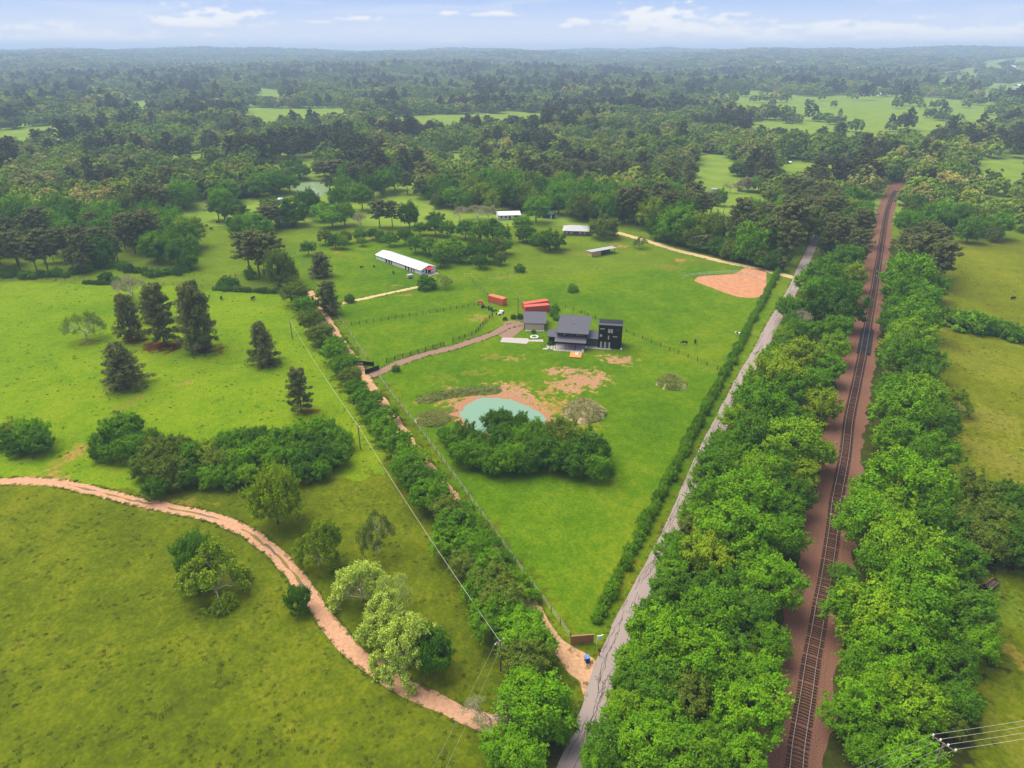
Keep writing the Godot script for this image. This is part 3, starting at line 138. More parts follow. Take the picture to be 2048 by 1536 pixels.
class MB:
	var v := PackedVector3Array()
	var c := PackedColorArray()
	var n := PackedVector3Array()
	var i := PackedInt32Array()
	func tri(a: Vector3, b: Vector3, d: Vector3, col := Color.WHITE) -> void:
		var k := v.size()
		v.append(a); v.append(b); v.append(d)
		c.append(col); c.append(col); c.append(col)
		i.append(k); i.append(k + 1); i.append(k + 2)
	func quad(a: Vector3, b: Vector3, d: Vector3, e: Vector3, col := Color.WHITE) -> void:
		var k := v.size()
		v.append(a); v.append(b); v.append(d); v.append(e)
		c.append(col); c.append(col); c.append(col); c.append(col)
		i.append(k); i.append(k + 1); i.append(k + 2); i.append(k); i.append(k + 2); i.append(k + 3)
	func hexa(p: Array, col := Color.WHITE) -> void:   # four bottom corners, four top corners
		quad(p[3], p[2], p[1], p[0], col); quad(p[4], p[5], p[6], p[7], col)
		for k in 4:
			quad(p[k], p[(k + 1) % 4], p[4 + (k + 1) % 4], p[4 + k], col)
	func box(lo: Vector3, hi: Vector3, col := Color.WHITE) -> void:
		hexa([Vector3(lo.x, lo.y, lo.z), Vector3(hi.x, lo.y, lo.z), Vector3(hi.x, lo.y, hi.z), Vector3(lo.x, lo.y, hi.z), Vector3(lo.x, hi.y, lo.z), Vector3(hi.x, hi.y, lo.z), Vector3(hi.x, hi.y, hi.z), Vector3(lo.x, hi.y, hi.z)], col)
	func slab(a: Vector3, b: Vector3, d: Vector3, e: Vector3, t: float, col := Color.WHITE) -> void:   # a roof plane of thickness t below its corners
		var o := Vector3(0, -t, 0)
		hexa([a + o, b + o, d + o, e + o, a, b, d, e], col)
	func tube(a: Vector3, b: Vector3, ra: float, rb: float, sides := 6, col := Color.WHITE) -> void:
		var ax := (b - a).normalized()
		var s := ax.cross(Vector3(0.31, 0.2, 0.93)).normalized()
		var t := ax.cross(s)
		for k in sides:
			var p := TAU * k / sides
			var q := TAU * (k + 1) / sides
			var d := s * cos(p) + t * sin(p)
			var e := s * cos(q) + t * sin(q)
			quad(a + d * ra, a + e * ra, b + e * rb, b + d * rb, col)
			if sides > 3:
				tri(b, b + d * rb, b + e * rb, col)
	func leaf(p: Vector3, nrm: Vector3, turn: Vector3, l: float, w: float, col: Color) -> void:
		var t := nrm.cross(turn).normalized()
		var b := nrm.cross(t) * w
		t *= l
		var up := nrm * (w * 0.35)
		var k := v.size()
		v.append(p - t); v.append(p + b + up); v.append(p + t); v.append(p - b + up)
		c.append(col); c.append(col); c.append(col); c.append(col)
		i.append(k); i.append(k + 1); i.append(k + 2); i.append(k); i.append(k + 2); i.append(k + 3)
	func mesh() -> ArrayMesh:
		var a := []
		a.resize(Mesh.ARRAY_MAX)
		a[Mesh.ARRAY_VERTEX] = v
		a[Mesh.ARRAY_COLOR] = c
		if n.size() == v.size():
			a[Mesh.ARRAY_NORMAL] = n
		a[Mesh.ARRAY_INDEX] = i
		var m := ArrayMesh.new()
		m.add_surface_from_arrays(Mesh.PRIMITIVE_TRIANGLES, a)
		return m


func _ready() -> void:
	rng.seed = 20
	hill.seed = 5; hill.frequency = 0.00045; hill.fractal_octaves = 3
	shape.seed = 9; shape.frequency = 1.0; shape.fractal_octaves = 2
	view()
	materials()
	ground()
	roads()
	railway()
	water()
	buildings()
	yard()
	fences()
	poles()
	animals()
	mounds()
	tufts()
	trees()
	woodland()


# ---------------------------------------------------------------- camera, sky, sun
func view() -> void:
	var cam := Camera3D.new()
	cam.name = "camera"
	cam.fov = 58.7
	cam.position = Vector3(0, 83, 0)
	cam.rotation_degrees = Vector3(-26, 0, 0)
	cam.near = 1.0
	cam.far = 20000.0
	add_child(cam)
	cam.current = true
	var e := Environment.new()
	e.background_mode = Environment.BG_SKY
	var sky := Sky.new()
	var m := PanoramaSkyMaterial.new()
	m.panorama = ImageTexture.create_from_image(sky_image())
	m.energy_multiplier = 0.235
	sky.sky_material = m
	e.sky = sky
	e.tonemap_mode = Environment.TONE_MAPPER_LINEAR
	e.tonemap_exposure = 4.5
	e.fog_enabled = true
	e.fog_density = 0.00022
	e.fog_light_color = Color(0.76, 0.865, 1.0)
	e.sdfgi_enabled = true
	e.ssao_enabled = true
	e.ssil_enabled = true
	var w := WorldEnvironment.new()
	w.name = "environment"
	w.environment = e
	add_child(w)
	var sun := DirectionalLight3D.new()
	sun.name = "sun"
	sun.light_energy = 0.5
	sun.light_angular_distance = 55.0
	sun.light_color = Color(1.0, 0.96, 0.88)
	sun.shadow_enabled = true
	sun.rotation_degrees = Vector3(-58, -125, 0)
	add_child(sun)


func sky_image() -> Image:
	# 4096 x 2048: a blue sky, paler to the horizon, with fair-weather clouds low all round and a broken bright layer overhead
	var wisp := FastNoiseLite.new()
	wisp.seed = 3; wisp.frequency = 1.0; wisp.fractal_octaves = 5
	var low := Image.create(1024, 512, false, Image.FORMAT_RGB8)
	low.fill(Color(0.36, 0.40, 0.34))
	for y in 258:
		var el := 90.0 - (y + 0.5) * 180.0 / 512.0
		for x in 1024:
			var az := (x + 0.5) / 1024.0 * TAU
			var ce := cos(deg_to_rad(el))
			var d := Vector3(sin(az) * ce, sin(deg_to_rad(el)), cos(az) * ce)
			var k := 1.0 / maxf(d.y + 0.12, 0.1)
			var t := wisp.get_noise_3d(d.x * k * 0.9, d.z * k * 0.9, 2.0) * 0.5 + 0.5
			low.set_pixel(x, y, base_sky(el).lerp(Color(0.97, 0.97, 0.98), smoothstep(0.22, 0.52, t) * 0.92 * smoothstep(5.0, 20.0, el)))
	low.resize(4096, 2048, Image.INTERPOLATE_BILINEAR)
	var puffs := SKYCLOUDS.duplicate()
	var r := RandomNumberGenerator.new()
	r.seed = 4
	for k in 60:   # the same kind of clouds go on round the horizon
		var az := r.randf_range(42.0, 318.0)
		puffs.append([az, r.randf_range(0.5, 3.0), r.randf_range(1.5, 5.0), r.randf_range(0.25, 0.7)])
	var first := 2048 * (90 - 8) / 180
	for y in range(first, 1028):
		var el := 90.0 - (y + 0.5) * 180.0 / 2048.0
		var mixin := smoothstep(8.0, 5.5, el)
		for x in 4096:
			var az := (x + 0.5) / 4096.0 * 360.0 - 180.0
			var col := base_sky(el)
			var streak := wisp.get_noise_3d(az * 0.06, el * 0.9, 7.0)
			col = col.lerp(Color(0.93, 0.94, 0.97), smoothstep(0.05, 0.5, streak) * 0.35)
			low.set_pixel(x, y, low.get_pixel(x, y).lerp(col, mixin))
	for p in puffs:
		var cx: float = fposmod(p[0], 360.0)
		var x0 := int((cx - p[2] * 1.4) / 360.0 * 4096.0)
		var x1 := int((cx + p[2] * 1.4) / 360.0 * 4096.0)
		var y0 := int((90.0 - p[1] - p[3] * 1.8) / 180.0 * 2048.0)
		var y1 := int((90.0 - p[1] + p[3] * 1.0) / 180.0 * 2048.0)
		for y in range(y0, mini(y1, 1027)):
			var el := 90.0 - (y + 0.5) * 180.0 / 2048.0
			for x in range(x0, x1):
				var az := (x + 0.5) / 4096.0 * 360.0
				var dx: float = (az - cx) / p[2]
				var dy: float = (el - p[1]) / p[3]
				dy = dy * 0.75 if dy > 0.0 else dy * 2.2
				var q := 1.0 - sqrt(dx * dx + dy * dy) + wisp.get_noise_3d(az * 0.55, el * 1.7, p[0]) * 1.15
				var a := smoothstep(0.05, 0.55, q)
				if a > 0.0:
					var white := Color(0.99, 0.985, 0.98).lerp(Color(0.90, 0.91, 0.95), smoothstep(0.3, -0.6, dy))
					var px := posmod(x, 4096)
					low.set_pixel(px, y, low.get_pixel(px, y).lerp(white, a * 0.92))
	return low


func base_sky(el: float) -> Color:
	var t := clampf(el / 4.5, 0.0, 1.0)
	var c := Color(0.985, 0.97, 0.975).lerp(Color(0.61, 0.745, 0.965), t)
	return c.lerp(Color(0.50, 0.66, 0.92), smoothstep(4.0, 50.0, el))


# ---------------------------------------------------------------- materials
func lin(r: float, g: float, b: float) -> Color:
	return Color(r, g, b).linear_to_srgb()


func mat(called: String, col: Color, rough := 0.9, spec := 0.3) -> StandardMaterial3D:
	var m := StandardMaterial3D.new()
	m.resource_name = called
	m.albedo_color = col
	m.roughness = rough
	m.metallic_specular = spec
	mats[called] = m
	return m


func noise_tex(seed_: int, freq: float, lo: Color, hi: Color, size := 512, octaves := 4) -> ImageTexture:
	var f := FastNoiseLite.new()
	f.seed = seed_; f.frequency = freq; f.fractal_octaves = octaves
	var im := f.get_seamless_image(size, size)
	im.convert(Image.FORMAT_L8)
	var data := im.get_data()
	var out := PackedByteArray()
	out.resize(size * size * 3)
	for k in size * size:
		var t := data[k] / 255.0
		out[k * 3] = int(255.0 * lerpf(lo.r, hi.r, t)); out[k * 3 + 1] = int(255.0 * lerpf(lo.g, hi.g, t)); out[k * 3 + 2] = int(255.0 * lerpf(lo.b, hi.b, t))
	return ImageTexture.create_from_image(Image.create_from_data(size, size, false, Image.FORMAT_RGB8, out))


func textured(called: String, tex: Texture2D, metres: float, rough := 0.95) -> StandardMaterial3D:
	var m := mat(called, Color.WHITE, rough, 0.05)
	m.albedo_texture = tex
	m.uv1_triplanar = true
	m.uv1_world_triplanar = true
	m.uv1_scale = Vector3.ONE / metres
	return m


func leafy(called: String, col: Color, back := 0.6) -> void:
	var m := mat(called, col, 0.8, 0.12)
	m.vertex_color_use_as_albedo = true
	m.backlight_enabled = true
	m.backlight = Color(0.92, 0.95, 0.55) * back


func materials() -> void:
	leafy("b", lin(0.150, 0.320, 0.008))
	leafy("m", lin(0.116, 0.258, 0.008))
	leafy("d", lin(0.074, 0.170, 0.010))
	leafy("y", lin(0.230, 0.330, 0.012))
	leafy("o", lin(0.140, 0.200, 0.020))
	leafy("g", lin(0.450, 0.560, 0.090))
	leafy("c", lin(0.195, 0.345, 0.010))
	leafy("e", lin(0.096, 0.220, 0.012))
	leafy("n", lin(0.300, 0.290, 0.150))
	leafy("p", lin(0.150, 0.172, 0.048), 0.5)
	var far := mat("far_leaves", Color.WHITE, 0.8, 0.2)
	far.vertex_color_use_as_albedo = true
	far.backlight_enabled = true
	far.backlight = Color(0.5, 0.52, 0.3)
	mat("bark", lin(0.11, 0.08, 0.055))
	mat("pale_bark", lin(0.42, 0.37, 0.30))
	mat("pine_bark", lin(0.12, 0.08, 0.055))
	textured("clay_track", noise_tex(1, 0.02, Color(0.62, 0.47, 0.37), Color(0.72, 0.57, 0.46)), 9.0)
	textured("lane_dirt", noise_tex(2, 0.02, Color(0.62, 0.48, 0.36), Color(0.74, 0.60, 0.47)), 8.0)
	textured("asphalt", noise_tex(3, 0.05, Color(0.52, 0.47, 0.455), Color(0.58, 0.53, 0.52)), 7.0)
	textured("ballast", noise_tex(4, 0.06, Color(0.28, 0.19, 0.155), Color(0.56, 0.42, 0.35)), 6.0)
	textured("gravel", noise_tex(5, 0.04, Color(0.40, 0.32, 0.28), Color(0.60, 0.49, 0.43)), 6.0)
	textured("pale_lane", noise_tex(6, 0.03, Color(0.60, 0.53, 0.38), Color(0.76, 0.68, 0.52)), 8.0)
	textured("arena_sand", noise_tex(7, 0.015, Color(0.60, 0.42, 0.31), Color(0.69, 0.51, 0.39)), 22.0)
	textured("pond_mud", noise_tex(9, 0.03, Color(0.46, 0.34, 0.26), Color(0.68, 0.50, 0.38)), 7.0)
	textured("mud", noise_tex(8, 0.03, Color(0.30, 0.24, 0.19), Color(0.48, 0.37, 0.29)), 6.0)
	textured("concrete", noise_tex(10, 0.03, Color(0.58, 0.55, 0.54), Color(0.66, 0.63, 0.62)), 5.0)
	textured("creosote", noise_tex(11, 0.05, Color(0.24, 0.17, 0.14), Color(0.42, 0.32, 0.27)), 1.6)
	mat("rail_steel", lin(0.30, 0.25, 0.22), 0.4, 0.5).metallic = 0.6
	mat("tar", lin(0.035, 0.03, 0.03), 0.6)
	mat("black_siding", lin(0.010, 0.010, 0.012), 0.55)
	mat("dark_roof", lin(0.085, 0.085, 0.105), 0.45).metallic = 0.2
	mat("glass", lin(0.05, 0.06, 0.065), 0.08, 0.6)
	mat("blind", lin(0.42, 0.40, 0.34))
	mat("tan_wall", lin(0.52, 0.43, 0.30))
	mat("white_metal", lin(0.66, 0.67, 0.70), 0.5)
	mat("white_wall", lin(0.60, 0.61, 0.63), 0.7)
	mat("red_metal", lin(0.42, 0.035, 0.04), 0.5)
	mat("container_red", lin(0.46, 0.085, 0.055), 0.6)
	mat("container_orange", lin(0.55, 0.13, 0.06), 0.6)
	mat("door_brown", lin(0.10, 0.06, 0.04))
	textured("median", noise_tex(12, 0.04, Color(0.36, 0.33, 0.15), Color(0.56, 0.47, 0.31)), 5.0)
	mat("grey_roof", lin(0.34, 0.34, 0.36), 0.5)
	mat("yellow_boards", lin(0.50, 0.36, 0.13))
	mat("teal_wall", lin(0.02, 0.07, 0.06))
	mat("orange_deck", lin(0.50, 0.22, 0.06), 0.7)
	mat("cedar_boards", lin(0.28, 0.145, 0.075), 0.8)
	mat("black_paint", lin(0.014, 0.013, 0.014), 0.6)
	mat("weathered_wood", lin(0.16, 0.13, 0.10))
	mat("galvanised", lin(0.45, 0.45, 0.44), 0.4)
	mat("wire", lin(0.40, 0.40, 0.34), 0.5)
	mat("insulator", lin(0.7, 0.68, 0.66), 0.3)
	mat("bin_blue", lin(0.012, 0.05, 0.32), 0.5)
	mat("bin_lid", lin(0.10, 0.18, 0.40), 0.5)
	mat("white_paint", lin(0.75, 0.75, 0.74), 0.6)
	mat("cow_coat", lin(0.010, 0.009, 0.009), 0.7)
	mat("horse_coat", lin(0.022, 0.015, 0.012), 0.6)
	var pied := mat("pied_coat", Color.WHITE, 0.7)
	pied.vertex_color_use_as_albedo = true
	var milk := mat("pond_water", lin(0.135, 0.245, 0.170), 0.08, 0.5)
	milk.clearcoat_enabled = false
	mat("green_water", lin(0.22, 0.31, 0.15), 0.15, 0.5)
	mat("puddle_water", lin(0.10, 0.095, 0.10), 0.12, 0.5)
	var dry := mat("dead_grass", Color.WHITE, 0.95)
	dry.vertex_color_use_as_albedo = true


# ---------------------------------------------------------------- helpers
func nm(called: String) -> String:
	var k: int = taken.get(called, 0)
	taken[called] = k + 1
	return called if k == 0 else "%s_%03d" % [called, k]


func build(mb: MB, called: String, material: String, parent: Node = self) -> MeshInstance3D:
	var o := MeshInstance3D.new()
	o.mesh = mb.mesh()
	o.material_override = mats[material]
	return put(o, called, parent)


func put(o: Node3D, called: String, parent: Node = self) -> Node3D:
	o.name = nm(called) if parent == self else called
	parent.add_child(o, true)
	return o


func thing(called: String, label: String, category: String, at := Vector3.ZERO, turn := 0.0, group := "") -> Node3D:
	var o := Node3D.new()
	put(o, called)
	o.position = at
	o.rotation.y = turn
	tag(o, label, category, group)
	return o


func tag(o: Node, label: String, category: String, group := "") -> void:
	o.set_meta("label", label)
	o.set_meta("category", category)
	if group:
		o.set_meta("group", group)


func struct(o: Node, label := "") -> Node:
	o.set_meta("kind", "structure")
	if label:
		o.set_meta("label", label)
	return o


func smooth_line(pts: Array, step: float) -> PackedVector2Array:
	var out := PackedVector2Array()
	for k in pts.size() - 1:
		var a := Vector2(pts[maxi(k - 1, 0)][0], pts[maxi(k - 1, 0)][1])
		var b := Vector2(pts[k][0], pts[k][1])
		var c := Vector2(pts[k + 1][0], pts[k + 1][1])
		var d := Vector2(pts[mini(k + 2, pts.size() - 1)][0], pts[mini(k + 2, pts.size() - 1)][1])
		var n := maxi(1, int(b.distance_to(c) / step))
		for j in n:
			out.append(b.cubic_interpolate(c, a, d, float(j) / n))
	out.append(Vector2(pts[-1][0], pts[-1][1]))
	return out


func ribbon(pts: Array, width: float, y: float, rough: float, step := 0.3, crown := 0.0, shift := 0.0) -> MB:
	var mb := MB.new()
	var l := smooth_line(pts, step)
	var last := []
	for k in l.size():
		var d := (l[mini(k + 1, l.size() - 1)] - l[maxi(k - 1, 0)]).normalized()
		var s := Vector2(-d.y, d.x)
		var wl := width * 0.5 + rough * (shape.get_noise_2d(l[k].x * 0.13, l[k].y * 0.13) + 0.2 * shape.get_noise_2d(l[k].x * 0.6, l[k].y * 0.6)) - shift
		var wr := width * 0.5 + rough * (shape.get_noise_2d(l[k].x * 0.13 + 50.0, l[k].y * 0.13) + 0.2 * shape.get_noise_2d(l[k].x * 0.6 + 50.0, l[k].y * 0.6)) + shift
		var a := l[k] - s * wl
		var b := l[k] + s * wr
		var now := [Vector3(a.x, y, a.y), Vector3(l[k].x, y + crown, l[k].y), Vector3(b.x, y, b.y)]
		if last:
			mb.quad(last[0], now[0], now[1], last[1])
			mb.quad(last[1], now[1], now[2], last[2])
		last = now
	return mb


func patch(pts: Array, y: float, rough: float, step := 0.35, scale := 1.0, straight := false) -> MB:
	var ring := pts.duplicate()
	var mid := Vector2.ZERO
	for p in pts:
		mid += Vector2(p[0], p[1]) / pts.size()
	ring.append(pts[0])
	var l := smooth_line(ring, step)
	var poly := PackedVector2Array()
	if straight:
		l = PackedVector2Array()
		for q in ring:
			l.append(Vector2(q[0], q[1]))
	for k in l.size() - 1:
		var p := mid + (l[k] - mid) * scale
		var d := (l[k] - mid).normalized()
		poly.append(p + d * rough * (shape.get_noise_2d(p.x * 0.2, p.y * 0.2) + 0.25 * shape.get_noise_2d(p.x * 0.7, p.y * 0.7)))
	var mb := MB.new()
	for p in poly:
		mb.v.append(Vector3(p.x, y, p.y))
		mb.c.append(Color.WHITE)
	mb.i = Geometry2D.triangulate_polygon(poly)
	return mb


func height_at(x: float, z: float) -> float:
	var r := sqrt(x * x + z * z)
	if r < 1300.0:
		return 0.0
	var n := hill.get_noise_2d(x, z)
	var roll := hill.get_noise_2d(x * 3.0 + 900.0, z * 3.0)
	return smoothstep(1300.0, 6500.0, r) * (74.0 + 26.0 * n + 5.0 * x / 3000.0) + smoothstep(1300.0, 2600.0, r) * (18.0 * n + 10.0 * roll)


# ---------------------------------------------------------------- ground
func ground() -> void:
	var mb := MB.new()
	var rings := [0.0, 60.0, 200.0, 500.0, 900.0, 1300.0]
	var r := 1300.0
	while r < 11000.0:
		r *= 1.045
		rings.append(r)
	var n := 300
	for k in rings.size():
		for j in n:
			var a := TAU * j / n
			var x: float = sin(a) * rings[k]
			var z: float = -cos(a) * rings[k]
			mb.v.append(Vector3(x, height_at(x, z), z))
			mb.c.append(Color.WHITE)
	for k in rings.size() - 1:
		for j in n:
			var a := k * n + j
			var b := k * n + (j + 1) % n
			mb.i.append_array([a, b, b + n, a, b + n, a + n])
	var m := textured("far_grass", noise_tex(21, 0.012, Color(0.36, 0.45, 0.14), Color(0.45, 0.52, 0.19)), 150.0)
	m.roughness = 1.0
	struct(build(mb, "ground", "far_grass"), "grassland reaching to the wooded hills on the horizon")
	# the near pastures carry a map of what grows or lies bare on them
	var p := mat("pasture_grass", Color.WHITE, 1.0, 0.0)
	p.albedo_texture = ImageTexture.create_from_image(pasture_image())
	p.texture_repeat = true
	p.detail_enabled = true
	p.detail_blend_mode = BaseMaterial3D.BLEND_MODE_MUL
	p.detail_uv_layer = BaseMaterial3D.DETAIL_UV_2
	p.detail_albedo = noise_tex(31, 0.06, Color(0.78, 0.80, 0.74), Color(1.0, 1.0, 1.0), 1024, 5)
	p.uv2_scale = Vector3(1, 1, 1)
	var a := []
	a.resize(Mesh.ARRAY_MAX)
	a[Mesh.ARRAY_VERTEX] = PackedVector3Array([Vector3(-270, 0.02, -36), Vector3(270, 0.02, -36), Vector3(270, 0.02, -360), Vector3(-270, 0.02, -360)])
	a[Mesh.ARRAY_TEX_UV] = PackedVector2Array([Vector2(0, 1), Vector2(1, 1), Vector2(1, 0), Vector2(0, 0)])
	a[Mesh.ARRAY_TEX_UV2] = PackedVector2Array([Vector2(0, 7.2), Vector2(12, 7.2), Vector2(12, 0), Vector2(0, 0)])
	a[Mesh.ARRAY_INDEX] = PackedInt32Array([0, 1, 2, 0, 2, 3])
	var am := ArrayMesh.new()
	am.add_surface_from_arrays(Mesh.PRIMITIVE_TRIANGLES, a)
	var o := MeshInstance3D.new()
	o.mesh = am
	o.material_override = p
	put(o, "pasture")
	struct(o, "green pastures round the property with bare clay patches")


func pasture_image() -> Image:
	var w := 2048
	var h := 1228
	var px := 540.0 / w
	var grain := []
	var freqs := [0.0042, 0.020, 0.085, 0.24]
	for k in 4:
		var f := FastNoiseLite.new()
		f.seed = 40 + k; f.frequency = freqs[k]; f.fractal_octaves = 4 if k < 3 else 2
		var im := f.get_image(w, h)
		im.convert(Image.FORMAT_L8)
		grain.append(im.get_data())
	var g0: PackedByteArray = grain[0]
	var g1: PackedByteArray = grain[1]
	var g2: PackedByteArray = grain[2]
	var g3: PackedByteArray = grain[3]
	# which kind of ground lies where, one cell a metre
	var zones := PackedByteArray()
	zones.resize(540 * 324)
	for zz in 324:   # beyond the hedgerows the neighbours' grass
		for xx in 540:
			if zz < 150 or (zz < 190 and xx > 200):
				zones[zz * 540 + xx] = 6
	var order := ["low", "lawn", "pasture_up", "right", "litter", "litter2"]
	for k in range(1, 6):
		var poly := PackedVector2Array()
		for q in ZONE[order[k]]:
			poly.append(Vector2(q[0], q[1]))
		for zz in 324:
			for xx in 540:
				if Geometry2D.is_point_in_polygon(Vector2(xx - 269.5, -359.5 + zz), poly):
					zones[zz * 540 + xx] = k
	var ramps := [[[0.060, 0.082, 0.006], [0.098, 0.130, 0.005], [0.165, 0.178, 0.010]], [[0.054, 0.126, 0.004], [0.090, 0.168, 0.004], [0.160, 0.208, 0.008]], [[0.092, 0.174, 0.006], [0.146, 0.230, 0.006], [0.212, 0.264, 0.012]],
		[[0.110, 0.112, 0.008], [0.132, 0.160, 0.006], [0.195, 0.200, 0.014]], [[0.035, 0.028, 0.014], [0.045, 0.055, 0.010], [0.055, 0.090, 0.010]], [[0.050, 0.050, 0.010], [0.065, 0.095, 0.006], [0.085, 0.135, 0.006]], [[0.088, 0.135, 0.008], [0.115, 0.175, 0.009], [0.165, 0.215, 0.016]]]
	var lut := PackedByteArray()
	lut.resize(7 * 256 * 3)
	for z in 7:
		for t in 256:
			var s := t / 255.0
			var c0: Array = ramps[z][0 if s < 0.5 else 1]
			var c1: Array = ramps[z][1 if s < 0.5 else 2]
			var u := s * 2.0 if s < 0.5 else s * 2.0 - 1.0
			var col := lin(lerpf(c0[0], c1[0], u), lerpf(c0[1], c1[1], u), lerpf(c0[2], c1[2], u))
			lut[(z * 256 + t) * 3] = int(col.r * 255.0); lut[(z * 256 + t) * 3 + 1] = int(col.g * 255.0); lut[(z * 256 + t) * 3 + 2] = int(col.b * 255.0)
	var out := PackedByteArray()
	out.resize(w * h * 3)
	for y in h:
		for x in w:
			var k := y * w + x
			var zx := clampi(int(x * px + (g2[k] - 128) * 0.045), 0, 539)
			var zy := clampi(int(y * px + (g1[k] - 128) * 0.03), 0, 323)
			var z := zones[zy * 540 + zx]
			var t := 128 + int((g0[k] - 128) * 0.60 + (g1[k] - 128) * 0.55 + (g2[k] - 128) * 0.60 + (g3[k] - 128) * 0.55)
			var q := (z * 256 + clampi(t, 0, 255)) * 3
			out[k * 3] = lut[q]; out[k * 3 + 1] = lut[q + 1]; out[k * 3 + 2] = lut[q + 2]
	var cols := {"clay": lin(0.37, 0.205, 0.125), "ochre": lin(0.34, 0.20, 0.075), "mud": lin(0.16, 0.10, 0.06), "needle": lin(0.085, 0.030, 0.012), "dry": lin(0.20, 0.185, 0.035), "litter": lin(0.06, 0.05, 0.02), "lime": lin(0.12, 0.19, 0.02)}
	var marks := STAMP.duplicate()
	var track := smooth_line(DRYTRACK, 1.2)
	for q in track:
		marks.append([q.x, q.y, 2.4, 2.4, "ochre" if q.y > -140.0 else "dry", 0.28])
	for s in marks:
		var x0 := int((s[0] - s[2] * 1.5 + 270.0) / px)
		var x1 := int((s[0] + s[2] * 1.5 + 270.0) / px)
		var y0 := int((s[1] - s[3] * 1.5 + 360.0) / px)
		var y1 := int((s[1] + s[3] * 1.5 + 360.0) / px)
		var col: Color = cols[s[4]]
		var ragged := 1.5 if s[4] in ["clay", "ochre"] else 1.0
		for y in range(maxi(y0, 0), mini(y1, h)):
			for x in range(maxi(x0, 0), mini(x1, w)):
				var dx: float = (x * px - 270.0 - s[0]) / s[2]
				var dy: float = (y * px - 360.0 - s[1]) / s[3]
				var k := y * w + x
				var q := 1.0 - sqrt(dx * dx + dy * dy) + ragged * (g1[k] / 255.0 - 0.5) * 0.8 + ragged * (g2[k] / 255.0 - 0.5) * 1.3 + (g3[k] / 255.0 - 0.5) * 0.7
				var al: float = smoothstep(0.02, 0.45, q) * s[5]
				if al > 0.0:
					var v := 0.86 + 0.28 * g3[k] / 255.0
					out[k * 3] = int(lerpf(out[k * 3], minf(col.r * v, 1.0) * 255.0, al)); out[k * 3 + 1] = int(lerpf(out[k * 3 + 1], minf(col.g * v, 1.0) * 255.0, al)); out[k * 3 + 2] = int(lerpf(out[k * 3 + 2], minf(col.b * v, 1.0) * 255.0, al))
	return Image.create_from_data(w, h, false, Image.FORMAT_RGB8, out)


